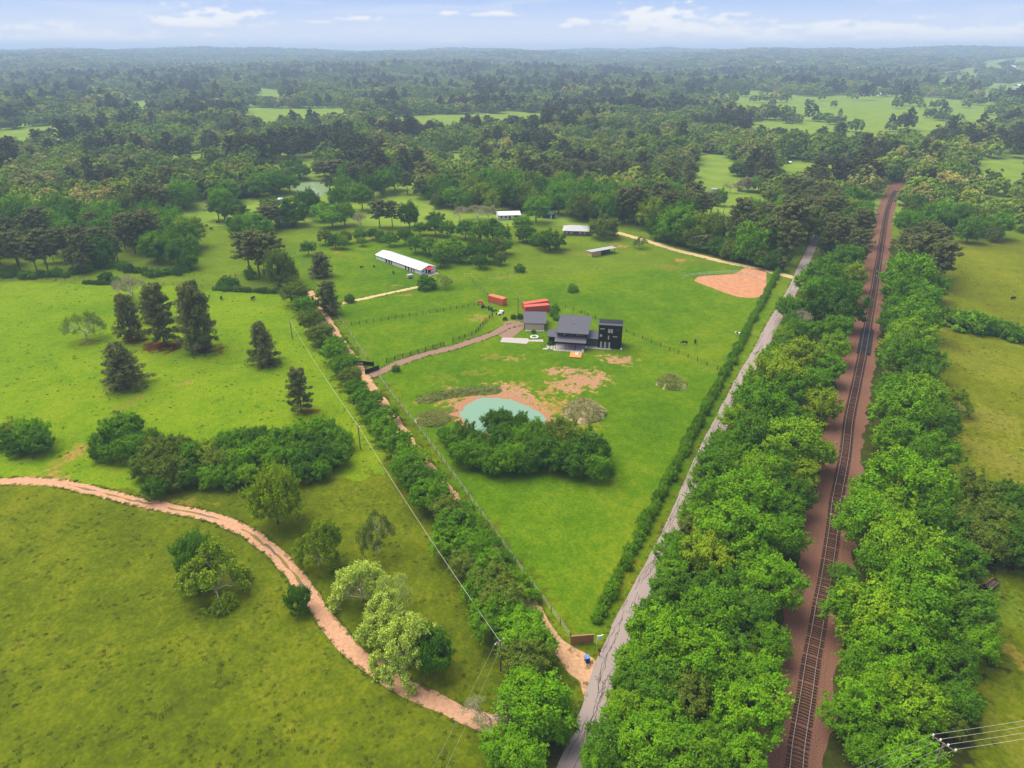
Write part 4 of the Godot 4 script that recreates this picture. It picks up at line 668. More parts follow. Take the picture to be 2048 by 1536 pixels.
# ---------------------------------------------------------------- roads and railway
func roads() -> void:
	struct(build(ribbon(LANE, 2.7, 0.036, 0.5), "dirt_lane", "lane_dirt"), "dirt lane between the hedgerow and the property fence")
	struct(build(patch([[9.5, -72.5], [5.2, -77.5], [2.0, -83.5], [4.5, -84.0], [8.0, -78.6], [11.2, -76.0], [13.2, -73.5], [14.0, -70.0], [11.5, -63.0], [10.4, -61.0], [10.5, -66.5]], 0.044, 0.25), "lane_mouth", "lane_dirt"), "flared sandy mouth of the dirt lane at the paved road")
	struct(build(ribbon(ROAD, 3.7, 0.054, 0.2, 0.6, 0.03), "paved_road", "asphalt"), "narrow grey paved road with black crack sealing")
	struct(build(ribbon(TRACK, 2.8, 0.036, 0.45), "dirt_track", "clay_track"), "pale clay farm track curving across the left pasture")
	struct(build(ribbon(DRIVE, 3.4, 0.036, 0.35), "driveway", "gravel"), "brown gravel driveway leading from the gate to the black house")
	struct(build(patch([[-4.5, -207.0], [-3.5, -214.0], [-1.5, -219.0], [3.5, -218.0], [4.0, -213.0], [1.0, -206.0], [-2.0, -203.0]], 0.044, 0.4), "parking_apron", "gravel"), "brown gravel parking area in front of the garage")
	struct(build(ribbon(BARNLANE, 2.6, 0.036, 0.3), "barn_lane", "pale_lane"), "pale lane leading to the long white barn")
	struct(build(ribbon(BACKLANE, 4.2, 0.036, 0.4), "back_lane", "pale_lane"), "pale dirt lane along the woods behind the riding arena")
	struct(build(patch(ARENA, 0.036, 0.4), "riding_arena", "arena_sand"), "orange sand riding arena beside the paved road")
	struct(build(patch(SLAB, 0.05, 0.0, 1.0, 1.0, true), "concrete_path", "concrete"), "pale concrete pad and path leading to the house door")
	# crack sealing: thin tar lines wandering along the asphalt
	var l := smooth_line(ROAD, 0.5)
	var mb := MB.new()
	for line in 110:
		var at := rng.randi_range(8, l.size() - 60)
		var off := rng.randf_range(-1.6, 1.6)
		var steps := rng.randi_range(5, 30)
		var last := Vector2.INF
		for k in steps:
			if at + k + 1 >= l.size():
				break
			var d := (l[at + k + 1] - l[at + k]).normalized()
			off = clampf(off + rng.randf_range(-0.2, 0.2), -1.6, 1.6)
			var p := l[at + k] + Vector2(-d.y, d.x) * off
			if last != Vector2.INF:
				var s := (p - last).normalized().orthogonal() * rng.randf_range(0.015, 0.045)
				mb.quad(Vector3(last.x - s.x, 0.092, last.y - s.y), Vector3(p.x - s.x, 0.092, p.y - s.y), Vector3(p.x + s.x, 0.092, p.y + s.y), Vector3(last.x + s.x, 0.092, last.y + s.y))
			last = p
	var road := get_node("paved_road")
	var seal := build(mb, "crack_seal", "tar", road)
	seal.set_meta("kind", "stuff")
	# between the wheel tracks of the farm track weeds and mud are left standing
	var t := smooth_line(TRACK, 1.0)
	for q in [[0.16, 0.34], [0.36, 0.47], [0.50, 0.70]]:
		var pts := []
		for k in range(int(t.size() * q[0]), int(t.size() * q[1]), 3):
			pts.append([t[k].x, t[k].y])
		struct(build(ribbon(pts, 0.42, 0.045, 0.45, 0.3), "track_median", "median"), "weedy muddy strip between the wheel tracks of the farm track")
	for q in [0.2, 0.3, 0.42, 0.56, 0.66]:
		var at := int(t.size() * q)
		var n := rng.randi_range(3, 5)
		var pts := []
		for half in [1, -1]:
			for j in n:
				var i := at + (j if half == 1 else n - 1 - j)
				var d := (t[i + 1] - t[i]).normalized()
				var p = t[i] + Vector2(-d.y, d.x) * (-0.1 + 0.2 * sin(i * 1.3) + half * rng.randf_range(0.08, 0.26))
				pts.append([p.x, p.y])
		struct(build(patch(pts, 0.055, 0.15, 0.3), "puddle", "puddle_water"), "puddle standing in the middle of the farm track")


func railway() -> void:
	struct(build(ribbon(RAIL, 9.0, 0.06, 1.3, 1.0, 0.12, -0.7), "railway_bed", "ballast"), "reddish brown ballast strip under the railway")
	struct(build(ribbon(RAIL, 4.4, 0.15, 0.25, 1.0, 0.16), "ballast_shoulder", "ballast"), "raised ballast ridge carrying the sleepers")
	var t := thing("railway_track", "single railway track with brown sleepers running between the two tree belts", "railway track")
	var l := smooth_line(RAIL, 0.25)
	var run := 0.0
	var next := 0.0
	var count := 0
	var box := MB.new()
	box.box(Vector3(-1.3, -0.08, -0.115), Vector3(1.3, 0.09, 0.115))
	var sleeper := box.mesh()
	var rest := MB.new()
	for k in l.size() - 1:
		var d := (l[k + 1] - l[k]).normalized()
		if run >= next:
			next += 0.56
			var at := Vector3(l[k].x, 0.36, l[k].y)
			var yaw := atan2(d.x, d.y) + rng.randf_range(-0.02, 0.02)
			if count < 300:
				var o := MeshInstance3D.new()
				o.mesh = sleeper
				o.material_override = mats["creosote"]
				o.position = at + Vector3(0, rng.randf_range(-0.01, 0.02), 0)
				o.rotation.y = yaw
				put(o, "sleeper", t)
			elif run < 460.0:
				var b := Basis(Vector3.UP, yaw)
				var p := []
				for q in [Vector3(-1.3, -0.1, -0.13), Vector3(1.3, -0.1, -0.13), Vector3(1.3, -0.1, 0.13), Vector3(-1.3, -0.1, 0.13), Vector3(-1.3, 0.09, -0.13), Vector3(1.3, 0.09, -0.13), Vector3(1.3, 0.09, 0.13), Vector3(-1.3, 0.09, 0.13)]:
					p.append(at + b * q)
				rest.hexa(p)
			count += 1
		run += l[k].distance_to(l[k + 1])
	var far := build(rest, "far_sleepers", "creosote", t)
	far.set_meta("kind", "stuff")
	var coarse := smooth_line(RAIL, 1.5)
	for side in [-0.75, 0.75]:
		var mb := MB.new()
		for k in coarse.size() - 1:
			var d := (coarse[k + 1] - coarse[k]).normalized()
			var d2 := (coarse[mini(k + 2, coarse.size() - 1)] - coarse[mini(k + 1, coarse.size() - 2)]).normalized()
			var s := Vector2(-d.y, d.x)
			var s2 := Vector2(-d2.y, d2.x)
			var p := []
			for y in [0.45, 0.60]:
				for q in [[k, -0.04], [k, 0.04], [k + 1, 0.04], [k + 1, -0.04]]:
					var c: Vector2 = coarse[q[0]] + (s if q[0] == k else s2) * (side + q[1])
					p.append(Vector3(c.x, y, c.y))
			mb.hexa(p)
		build(mb, "rail", "rail_steel", t)
	# short open-deck culvert bridge
	var b := thing("railway_bridge", "short black open deck bridge under the railway track", "bridge", Vector3(107.5, 0.0, -192.0), atan2(-(114.9 - 107.5), 206.1 - 192.2))
	for s in [-1.5, 1.5]:
		var mb := MB.new()
		mb.box(Vector3(s - 0.3, 0.2, -21.0), Vector3(s + 0.3, 0.62, 2.0))
		build(mb, "girder", "black_paint", b)
	var deck := MB.new()
	for k in 36:
		deck.box(Vector3(-1.19, 0.3, -20.8 + k * 0.62), Vector3(1.19, 0.475, -20.35 + k * 0.62))
	build(deck, "deck", "black_paint", b)


func water() -> void:
	struct(build(patch(POND, 0.03, 2.2, 0.4, 1.13), "pond_bank", "pond_mud"), "bare clay bank round the turquoise pond")
	struct(build(patch(POND, 0.05, 0.8, 0.35, 0.93), "pond", "pond_water"), "milky turquoise farm pond")
	struct(build(patch(FARPOND, 0.05, 0.4, 2.0), "far_pond", "green_water"), "pale green pond among trees beyond the property")


# ---------------------------------------------------------------- buildings
func part(parent: Node, called: String, material: String, lo: Vector3, hi: Vector3) -> MeshInstance3D:
	var mb := MB.new()
	mb.box(lo, hi)
	return build(mb, called, material, parent)


func roof_plane(parent: Node, called: String, material: String, x0: float, x1: float, z0: float, y0: float, z1: float, y1: float, thick := 0.18, seams := 0.0) -> MeshInstance3D:
	# a sheet from the line z0, y0 to the line z1, y1, with standing seams when asked for
	var mb := MB.new()
	mb.slab(Vector3(x0, y0, z0), Vector3(x1, y0, z0), Vector3(x1, y1, z1), Vector3(x0, y1, z1), thick)
	if seams > 0.0:
		var n := int((x1 - x0) / seams)
		for k in n + 1:
			var x := lerpf(x0 + 0.04, x1 - 0.04, float(k) / n)
			mb.slab(Vector3(x - 0.03, y0 + 0.06, z0), Vector3(x + 0.03, y0 + 0.06, z0), Vector3(x + 0.03, y1 + 0.06, z1), Vector3(x - 0.03, y1 + 0.06, z1), 0.058)
	return build(mb, called, material, parent)


func window(parent: Node, x0: float, x1: float, y0: float, y1: float, z: float, pane_mat := "glass") -> void:
	var f := MB.new()
	for q in [[x0 - 0.06, x1 + 0.06, y0 - 0.06, y0], [x0 - 0.06, x1 + 0.06, y1, y1 + 0.06], [x0 - 0.06, x0, y0, y1], [x1, x1 + 0.06, y0, y1]]:
		f.box(Vector3(q[0], q[2], z), Vector3(q[1], q[3], z + 0.07))
	var o := build(f, "window", "black_paint", parent)
	part(o, "pane", pane_mat, Vector3(x0, y0, z - 0.02), Vector3(x1, y1, z + 0.03))


func buildings() -> void:
	black_house()
	garage()
	long_barn()
	# the neighbours' houses
	var h := thing("white_roofed_house", "low farmhouse with a white metal roof beside bare pale trees", "house", Vector3(WHITEHOUSE[0][0], 0, WHITEHOUSE[0][1]), 0.12)
	part(h, "wall", "white_wall", Vector3(0, 0, -9), Vector3(9, 2.4, -0.5))
	part(h, "porch_wall", "weathered_wood", Vector3(9, 0, -8), Vector3(12, 0.9, -1.5))
	roof_plane(h, "roof", "white_metal", -0.5, 12.6, 0.2, 2.5, -4.7, 3.7, 0.15, 1.0)
	roof_plane(h, "roof", "white_metal", -0.5, 12.6, -9.5, 2.5, -4.69, 3.69, 0.15, 1.0)
	part(h, "door", "door_brown", Vector3(6, 0, -0.52), Vector3(7, 2.0, -0.44))
	for x in [1.5, 3.8]:
		window(h, x, x + 1.0, 0.9, 1.9, -0.5)
	for z in [-8.0, -1.5]:
		part(h, "post", "weathered_wood", Vector3(11.7, 0.9, z - 0.1), Vector3(11.95, 2.45, z + 0.1))
	h = thing("grey_roofed_house", "low ranch house with a grey hip roof at the end of the pale lane", "house", Vector3(GREYHOUSE[0][0], 0, GREYHOUSE[0][1]), -0.12)
	part(h, "wall", "weathered_wood", Vector3(0.4, 0, -10), Vector3(12.6, 2.3, 0))
	var hip := MB.new()
	var e := [Vector3(-0.4, 2.3, 0.8), Vector3(13.4, 2.3, 0.8), Vector3(13.4, 2.3, -10.8), Vector3(-0.4, 2.3, -10.8)]
	var ra := Vector3(4.5, 4.0, -5.0)
	var rb := Vector3(8.5, 4.0, -5.0)
	hip.quad(e[0], e[1], rb, ra); hip.tri(e[1], e[2], rb); hip.quad(e[2], e[3], ra, rb); hip.tri(e[3], e[0], ra)
	hip.quad(e[3], e[2], e[1], e[0])
	build(hip, "roof", "grey_roof", h)
	for x in [1.2, 3.4, 8.0, 10.2]:
		window(h, x, x + 1.2, 0.8, 1.8, 0.0, "blind")
	part(h, "door", "door_brown", Vector3(6, 0, -0.02), Vector3(7, 2.0, 0.06))
	h = thing("open_shed", "open stock shed with grey sheet roof and yellow board end", "shed", Vector3(SHED[0][0], 0, SHED[0][1]), 0.56)
	for k in 5:
		part(h, "board", "yellow_boards", Vector3(0, 0.1 + k * 0.4, 0), Vector3(5.2, 0.44 + k * 0.4, 0.1))
	part(h, "back_wall", "weathered_wood", Vector3(0, 0, -3.6), Vector3(13.5, 2.1, -3.4))
	part(h, "end_wall", "yellow_boards", Vector3(-0.1, 0, -3.4), Vector3(0.0, 2.0, 0.1))
	for x in [5.3, 9.2, 13.2]:
		part(h, "post", "weathered_wood", Vector3(x, 0, -0.1), Vector3(x + 0.2, 2.3, 0.1))
	roof_plane(h, "roof", "grey_roof", -0.5, 14.0, 0.7, 2.45, -4.0, 2.15, 0.12, 0.9)
	h = thing("teal_shed", "dark teal shed under the big bright tree", "shed", Vector3(FAR[13][0], 0, FAR[13][1]), -0.3)
	part(h, "wall", "teal_wall", Vector3(-3, 0, -4), Vector3(3, 2.4, 0))
	roof_plane(h, "roof", "teal_wall", -3.3, 3.3, 0.4, 2.5, -4.4, 3.1)
	part(h, "door", "white_wall", Vector3(1.6, 0, 0.0), Vector3(2.4, 2.0, 0.08))
	var far := [[0, "white_wall", "white_metal", "white house half hidden by pines near the paved road"], [1, "white_wall", "white_metal", "large white house on the far right hillside"], [2, "white_wall", "white_metal", "white roofed barn cut by the right frame edge"],
		[3, "white_wall", "white_metal", "small white barn at the far right meadow end"], [4, "white_wall", "white_metal", "low white house among trees at the right edge"], [5, "white_wall", "white_metal", "white gabled cottage in the far right woods"],
		[6, "white_wall", "white_metal", "long pale shed at the top of the far right meadow"], [7, "white_wall", "white_metal", "small white shed left of the long pale shed"], [8, "weathered_wood", "grey_roof", "grey cabin behind the small clearing"], [9, "tan_wall", "white_metal", "tan cabin at the edge of the small clearing"],
		[10, "white_wall", "grey_roof", "pale house beside bare trees in the middle clearing"], [11, "weathered_wood", "grey_roof", "brown cabin with grey roof in the middle clearing"], [12, "tan_wall", "yellow_boards", "tan gabled house deep among dark pines"], [14, "white_wall", "white_wall", "small white trailer near the green pond"]]
	for f in far:
		var q: Array = FAR[f[0]]
		var s: float = clampf(q[2], 4.0, 26.0)
		var y := height_at(q[0], q[1])
		var o := thing("house" if s > 9.0 else "cabin", f[3], "house", Vector3(q[0], y, q[1]), rng.randf_range(-0.4, 0.4), "houses scattered beyond the property")
		var d := s * 0.55
		var eave := minf(3.2, s * 0.35)
		part(o, "wall", f[1], Vector3(-s / 2, 0, -d), Vector3(s / 2, eave, 0))
		roof_plane(o, "roof", f[2], -s / 2 - 0.3, s / 2 + 0.3, 0.3, eave, -d / 2, eave + d * 0.32, 0.15)
		roof_plane(o, "roof", f[2], -s / 2 - 0.3, s / 2 + 0.3, -d - 0.3, eave, -d / 2 + 0.01, eave + d * 0.32 - 0.01, 0.15)
		part(o, "door", "door_brown", Vector3(-0.5, 0, 0), Vector3(0.5, eave * 0.75, 0.06))
		for x in [-s * 0.32, s * 0.26]:
			part(o, "window", "glass", Vector3(x, eave * 0.35, 0), Vector3(x + s * 0.1, eave * 0.75, 0.06))
	struct(build(patch([[-52.0, -521.0], [-36.0, -521.0], [-34.0, -540.0], [-52.0, -543.0]], 0.03, 0.5), "far_arena", "arena_sand"), "brown sand yard in a far gap of the woods")


func black_house() -> void:
	var h := thing("black_house", "modern black house with grey metal roofs and a three storey tower", "house", Vector3(12.63, 0, -193.6), deg_to_rad(-10))
	part(h, "wall", "black_siding", Vector3(0.8, 0, -15.4), Vector3(9.9, 4.7, -6.0))
	part(h, "clerestory_wall", "black_siding", Vector3(0.8, 3.3, -6.0), Vector3(9.9, 4.66, -3.9))
	roof_plane(h, "roof", "dark_roof", 0.3, 10.5, -3.1, 4.85, -16.2, 6.0, 0.2, 0.5)
	roof_plane(h, "porch_roof", "dark_roof", 0.2, 9.95, -1.1, 2.65, -3.88, 3.65, 0.16, 0.5)
	for x in [0.45, 3.6, 6.6, 9.6]:
		part(h, "porch_post", "black_paint", Vector3(x, 0.1, -1.45), Vector3(x + 0.15, 2.5, -1.3))
	part(h, "patio", "concrete", Vector3(0, 0, -6.0), Vector3(9.5, 0.1, 0.0))
	for x in [2.0, 4.2, 6.4]:
		window(h, x, x + 1.7, 0.15, 2.2, -6.0)
	for x in [1.6, 4.4, 7.2]:
		window(h, x, x + 1.8, 3.85, 4.4, -3.9)
	for x in [2.9, 6.8]:
		part(h, "lamp_block", "white_paint", Vector3(x, 4.0, -3.88), Vector3(x + 0.25, 4.3, -3.7))
	for q in [[4.6, -12.5], [5.2, -10.0]]:
		part(h, "roof_vent", "galvanised", Vector3(q[0], 5.4, q[1]), Vector3(q[0] + 0.25, 6.15, q[1] + 0.25))
	part(h, "gutter", "black_paint", Vector3(0.3, 4.62, -3.08), Vector3(10.5, 4.74, -2.96))
	part(h, "porch_gutter", "black_paint", Vector3(0.2, 2.45, -1.08), Vector3(9.95, 2.56, -0.98))
	# wing on the left
	part(h, "side_wing_wall", "black_siding", Vector3(-2.1, 0, -10.2), Vector3(0.79, 2.5, -5.8))
	roof_plane(h, "side_wing_roof", "dark_roof", -2.7, 0.75, -4.9, 2.6, -10.6, 2.85, 0.16, 0.5)
	# glazed link
	part(h, "link_wall", "black_siding", Vector3(9.91, 0, -10.6), Vector3(13.4, 2.7, -5.4))
	roof_plane(h, "link_roof", "dark_roof", 9.92, 13.39, -5.0, 2.75, -11.2, 3.2, 0.16, 0.5)
	for k in 4:
		window(h, 10.15 + k * 0.82, 10.8 + k * 0.82, 0.2, 2.1, -5.4)
	# tower
	part(h, "tower_wall", "black_siding", Vector3(13.4, 0, -10.2), Vector3(20.6, 7.55, -4.6))
	roof_plane(h, "tower_roof", "dark_roof", 13.1, 20.8, -4.35, 7.85, -10.5, 6.9, 0.2, 0.5)
	part(h, "tower_parapet", "black_siding", Vector3(13.41, 7.3, -4.9), Vector3(20.59, 7.62, -4.59))
	window(h, 13.8, 15.2, 6.25, 6.6, -4.6, "blind")
	window(h, 16.3, 16.95, 5.2, 6.5, -4.6, "blind")
	window(h, 17.1, 17.75, 5.2, 6.5, -4.6, "blind")
	window(h, 18.7, 20.0, 6.1, 6.4, -4.6)
	window(h, 13.85, 14.55, 3.8, 4.6, -4.6, "blind")
	window(h, 16.35, 16.75, 3.0, 4.3, -4.6, "blind")
	window(h, 17.8, 19.2, 3.9, 4.25, -4.6, "blind")
	for k in 5:
		window(h, 14.1 + k * 0.64, 14.6 + k * 0.64, 0.2, 2.2, -4.6, "blind" if k % 2 == 0 else "glass")
	part(h, "walk", "concrete", Vector3(9.51, 0, -5.35), Vector3(17.6, 0.12, -3.5))
	part(h, "corner_block", "white_paint", Vector3(20.4, 0, -4.55), Vector3(20.9, 0.5, -4.1))
	part(h, "corner_block", "white_paint", Vector3(9.6, 0.12, -3.9), Vector3(10.0, 0.6, -3.55))
	part(h, "corner_block", "white_paint", Vector3(8.9, 0.1, -0.9), Vector3(9.3, 0.6, -0.5))
	var d := thing("timber_deck", "small orange timber deck in front of the patio", "deck", Vector3(12.63, 0, -193.6), deg_to_rad(-10))
	for k in 12:
		part(d, "plank", "orange_deck", Vector3(5.5, 0.2, 0.6 + k * 0.33), Vector3(9.0, 0.34, 0.91 + k * 0.33))
	part(d, "joist", "weathered_wood", Vector3(5.6, 0, 0.7), Vector3(8.9, 0.19, 4.4))
	var s := thing("patio_step", "pale concrete steps between patio and timber deck", "step", Vector3(12.63, 0, -193.6), deg_to_rad(-10))
	part(s, "tread", "concrete", Vector3(6.9, 0.345, 0.75), Vector3(8.3, 0.55, 1.9))
	part(s, "tread", "white_paint", Vector3(7.0, 0.345, 2.0), Vector3(8.0, 0.46, 2.5))
	# stone bed and shrubs at the side wing
	var bed := thing("stone_bed", "pale stone paved bed at the left end of the house", "garden bed", Vector3(12.63, 0, -193.6), deg_to_rad(-10))
	for k in 34:
		var x := rng.randf_range(-5.0, -0.6)
		var z := rng.randf_range(-5.2, -0.8)
		if x + 3.6 > -z * 0.1:
			part(bed, "paving_stone", "concrete", Vector3(x, 0.0, z), Vector3(x + rng.randf_range(0.5, 0.9), 0.06 + 0.002 * k, z + rng.randf_range(0.5, 0.9)))


func garage() -> void:
	var h := thing("garage", "detached garage with dark metal roof and open tan front", "garage", Vector3(4.2, 0, -211.1), deg_to_rad(-3))
	part(h, "side_wall", "black_siding", Vector3(-0.1, 0, -8.8), Vector3(0.1, 2.25, 0))
	part(h, "side_wall", "black_siding", Vector3(6.5, 0, -8.8), Vector3(6.7, 2.25, 0))
	part(h, "back_wall", "black_siding", Vector3(0.1, 0, -9.0), Vector3(6.5, 2.8, -8.8))
	for k in 4:
		part(h, "door_panel", "tan_wall", Vector3(0.11, 0.02 + k * 0.5, -0.12 - 0.004 * k), Vector3(6.49, 0.5 + k * 0.5, -0.03 - 0.004 * k))
	part(h, "apron", "concrete", Vector3(0.1, 0, -0.02), Vector3(6.5, 0.08, 1.2))
	roof_plane(h, "roof", "dark_roof", -0.6, 7.1, 0.2, 2.35, -9.4, 3.05, 0.16, 0.5)
	var c := [["container_red", CONT[0], CONT[1], "red shipping container, the farther of the pair behind the garage", 9.6], ["container_red", CONT[2], CONT[3], "red shipping container, the nearer of the pair behind the garage", 9.0], ["container_orange", CONT[4], CONT[5], "orange shipping container standing alone by the paddock corner", 7.0]]
	for q in c:
		var a := Vector3(q[1][0], 0, q[1][1])
		var b := Vector3(q[2][0], 0, q[2][1])
		var o := thing("shipping_container", q[3], "container", a, -atan2(b.z - a.z, b.x - a.x), "shipping containers behind the house")
		var len: float = q[4]
		part(o, "body", q[0], Vector3(0.05, 0.1, -2.4), Vector3(len - 0.05, 2.45, -0.05))
		part(o, "roof", q[0], Vector3(0, 2.46, -2.44), Vector3(len, 2.56, 0))
		for x in [0.0, len - 0.12]:
			for z in [-2.44, -0.12]:
				part(o, "corner_post", q[0], Vector3(x, 0, z), Vector3(x + 0.12, 2.455, z + 0.12))
		var ribs := MB.new()
		for k in int(len / 0.4):
			ribs.box(Vector3(0.2 + k * 0.4, 0.2, -0.05), Vector3(0.4 + k * 0.4, 2.38, -0.01))
		build(ribs, "side_ribs", q[0], o)
		for z in [-2.2, -1.2]:
			part(o, "door", q[0], Vector3(len - 0.05, 0.15, z), Vector3(len, 2.4, z + 0.95))


func long_barn() -> void:
	var L := 32.7
	var D := 7.6
	var h := thing("long_barn", "long white metal barn with a red awning on its end", "barn", Vector3(BARN[0][0], 0, BARN[0][1]), -atan2(BARN[1][1] - BARN[0][1], BARN[1][0] - BARN[0][0]))
	var e := 2.1
	var r := 3.3
	var x := 0.0
	var bays := [[7.0, 8.3], [9.2, 10.4], [11.0, 12.0], [21.5, 22.6], [23.6, 24.6], [25.6, 26.4], [27.4, 28.2]]
	for b in bays:   # the near long wall stands between its openings
		part(h, "wall_panel", "white_wall", Vector3(x, 0, -0.15), Vector3(b[0], e, 0))
		part(h, "lintel", "white_wall", Vector3(b[0], 1.75, -0.14), Vector3(b[1], e, -0.01))
		x = b[1]
	part(h, "wall_panel", "white_wall", Vector3(x, 0, -0.15), Vector3(L, e, 0))
	part(h, "back_wall", "white_wall", Vector3(0, 0, -D), Vector3(L, e, -D + 0.15))
	part(h, "stall_partition", "weathered_wood", Vector3(0.3, 0, -D / 2 - 0.1), Vector3(L - 4.0, 2.0, -D / 2))
	var m0 := -D / 2 + 1.3
	var m1 := -D / 2 - 1.3
	for q in [0.0, L - 0.15]:   # the far end is closed, the near end has a wide doorway
		var g := MB.new()
		if q == 0.0:
			g.box(Vector3(q, 0, -D + 0.15), Vector3(q + 0.15, e, -0.15))
		else:
			g.box(Vector3(q, 0, m0), Vector3(q + 0.15, e, -0.15)); g.box(Vector3(q, 0, -D + 0.15), Vector3(q + 0.15, e, m1)); g.box(Vector3(q, 1.9, m1), Vector3(q + 0.15, e, m0))
		var a := [Vector3(q, e, -0.15), Vector3(q, r, -D / 2), Vector3(q, e, -D + 0.15)]
		var off := Vector3(0.15, 0, 0)
		g.tri(a[0], a[1], a[2]); g.tri(a[0] + off, a[1] + off, a[2] + off)
		g.quad(a[0], a[1], a[1] + off, a[0] + off); g.quad(a[1], a[2], a[2] + off, a[1] + off)
		build(g, "gable_wall", "white_wall", h)
	roof_plane(h, "roof", "white_metal", -0.3, L + 0.3, 0.4, e - 0.02, -D / 2, r + 0.1, 0.1, 1.1)
	roof_plane(h, "roof", "white_metal", -0.3, L + 0.3, -D - 0.4, e - 0.02, -D / 2 + 0.01, r + 0.09, 0.1, 1.1)
	part(h, "eave_trim", "red_metal", Vector3(5.5, e - 0.2, 0.36), Vector3(L + 0.3, e - 0.08, 0.43))
	var aw := MB.new()
	aw.slab(Vector3(L, 2.9, -D / 2 - 1.8), Vector3(L, 2.9, -D / 2 + 1.8), Vector3(L + 2.0, 2.1, -D / 2 + 1.8), Vector3(L + 2.0, 2.1, -D / 2 - 1.8), 0.1)
	build(aw, "awning", "red_metal", h)
	for z in [-1.7, 1.7]:
		part(h, "awning_post", "white_paint", Vector3(L + 1.8, 0, -D / 2 + z - 0.06), Vector3(L + 1.92, 2.05, -D / 2 + z + 0.06))
	part(h, "end_window", "glass", Vector3(L, 1.0, -1.6), Vector3(L + 0.05, 1.6, -0.9))
	part(h, "apron", "concrete", Vector3(L + 0.06, 0, -D + 0.8), Vector3(L + 3.4, 0.07, -1.4))


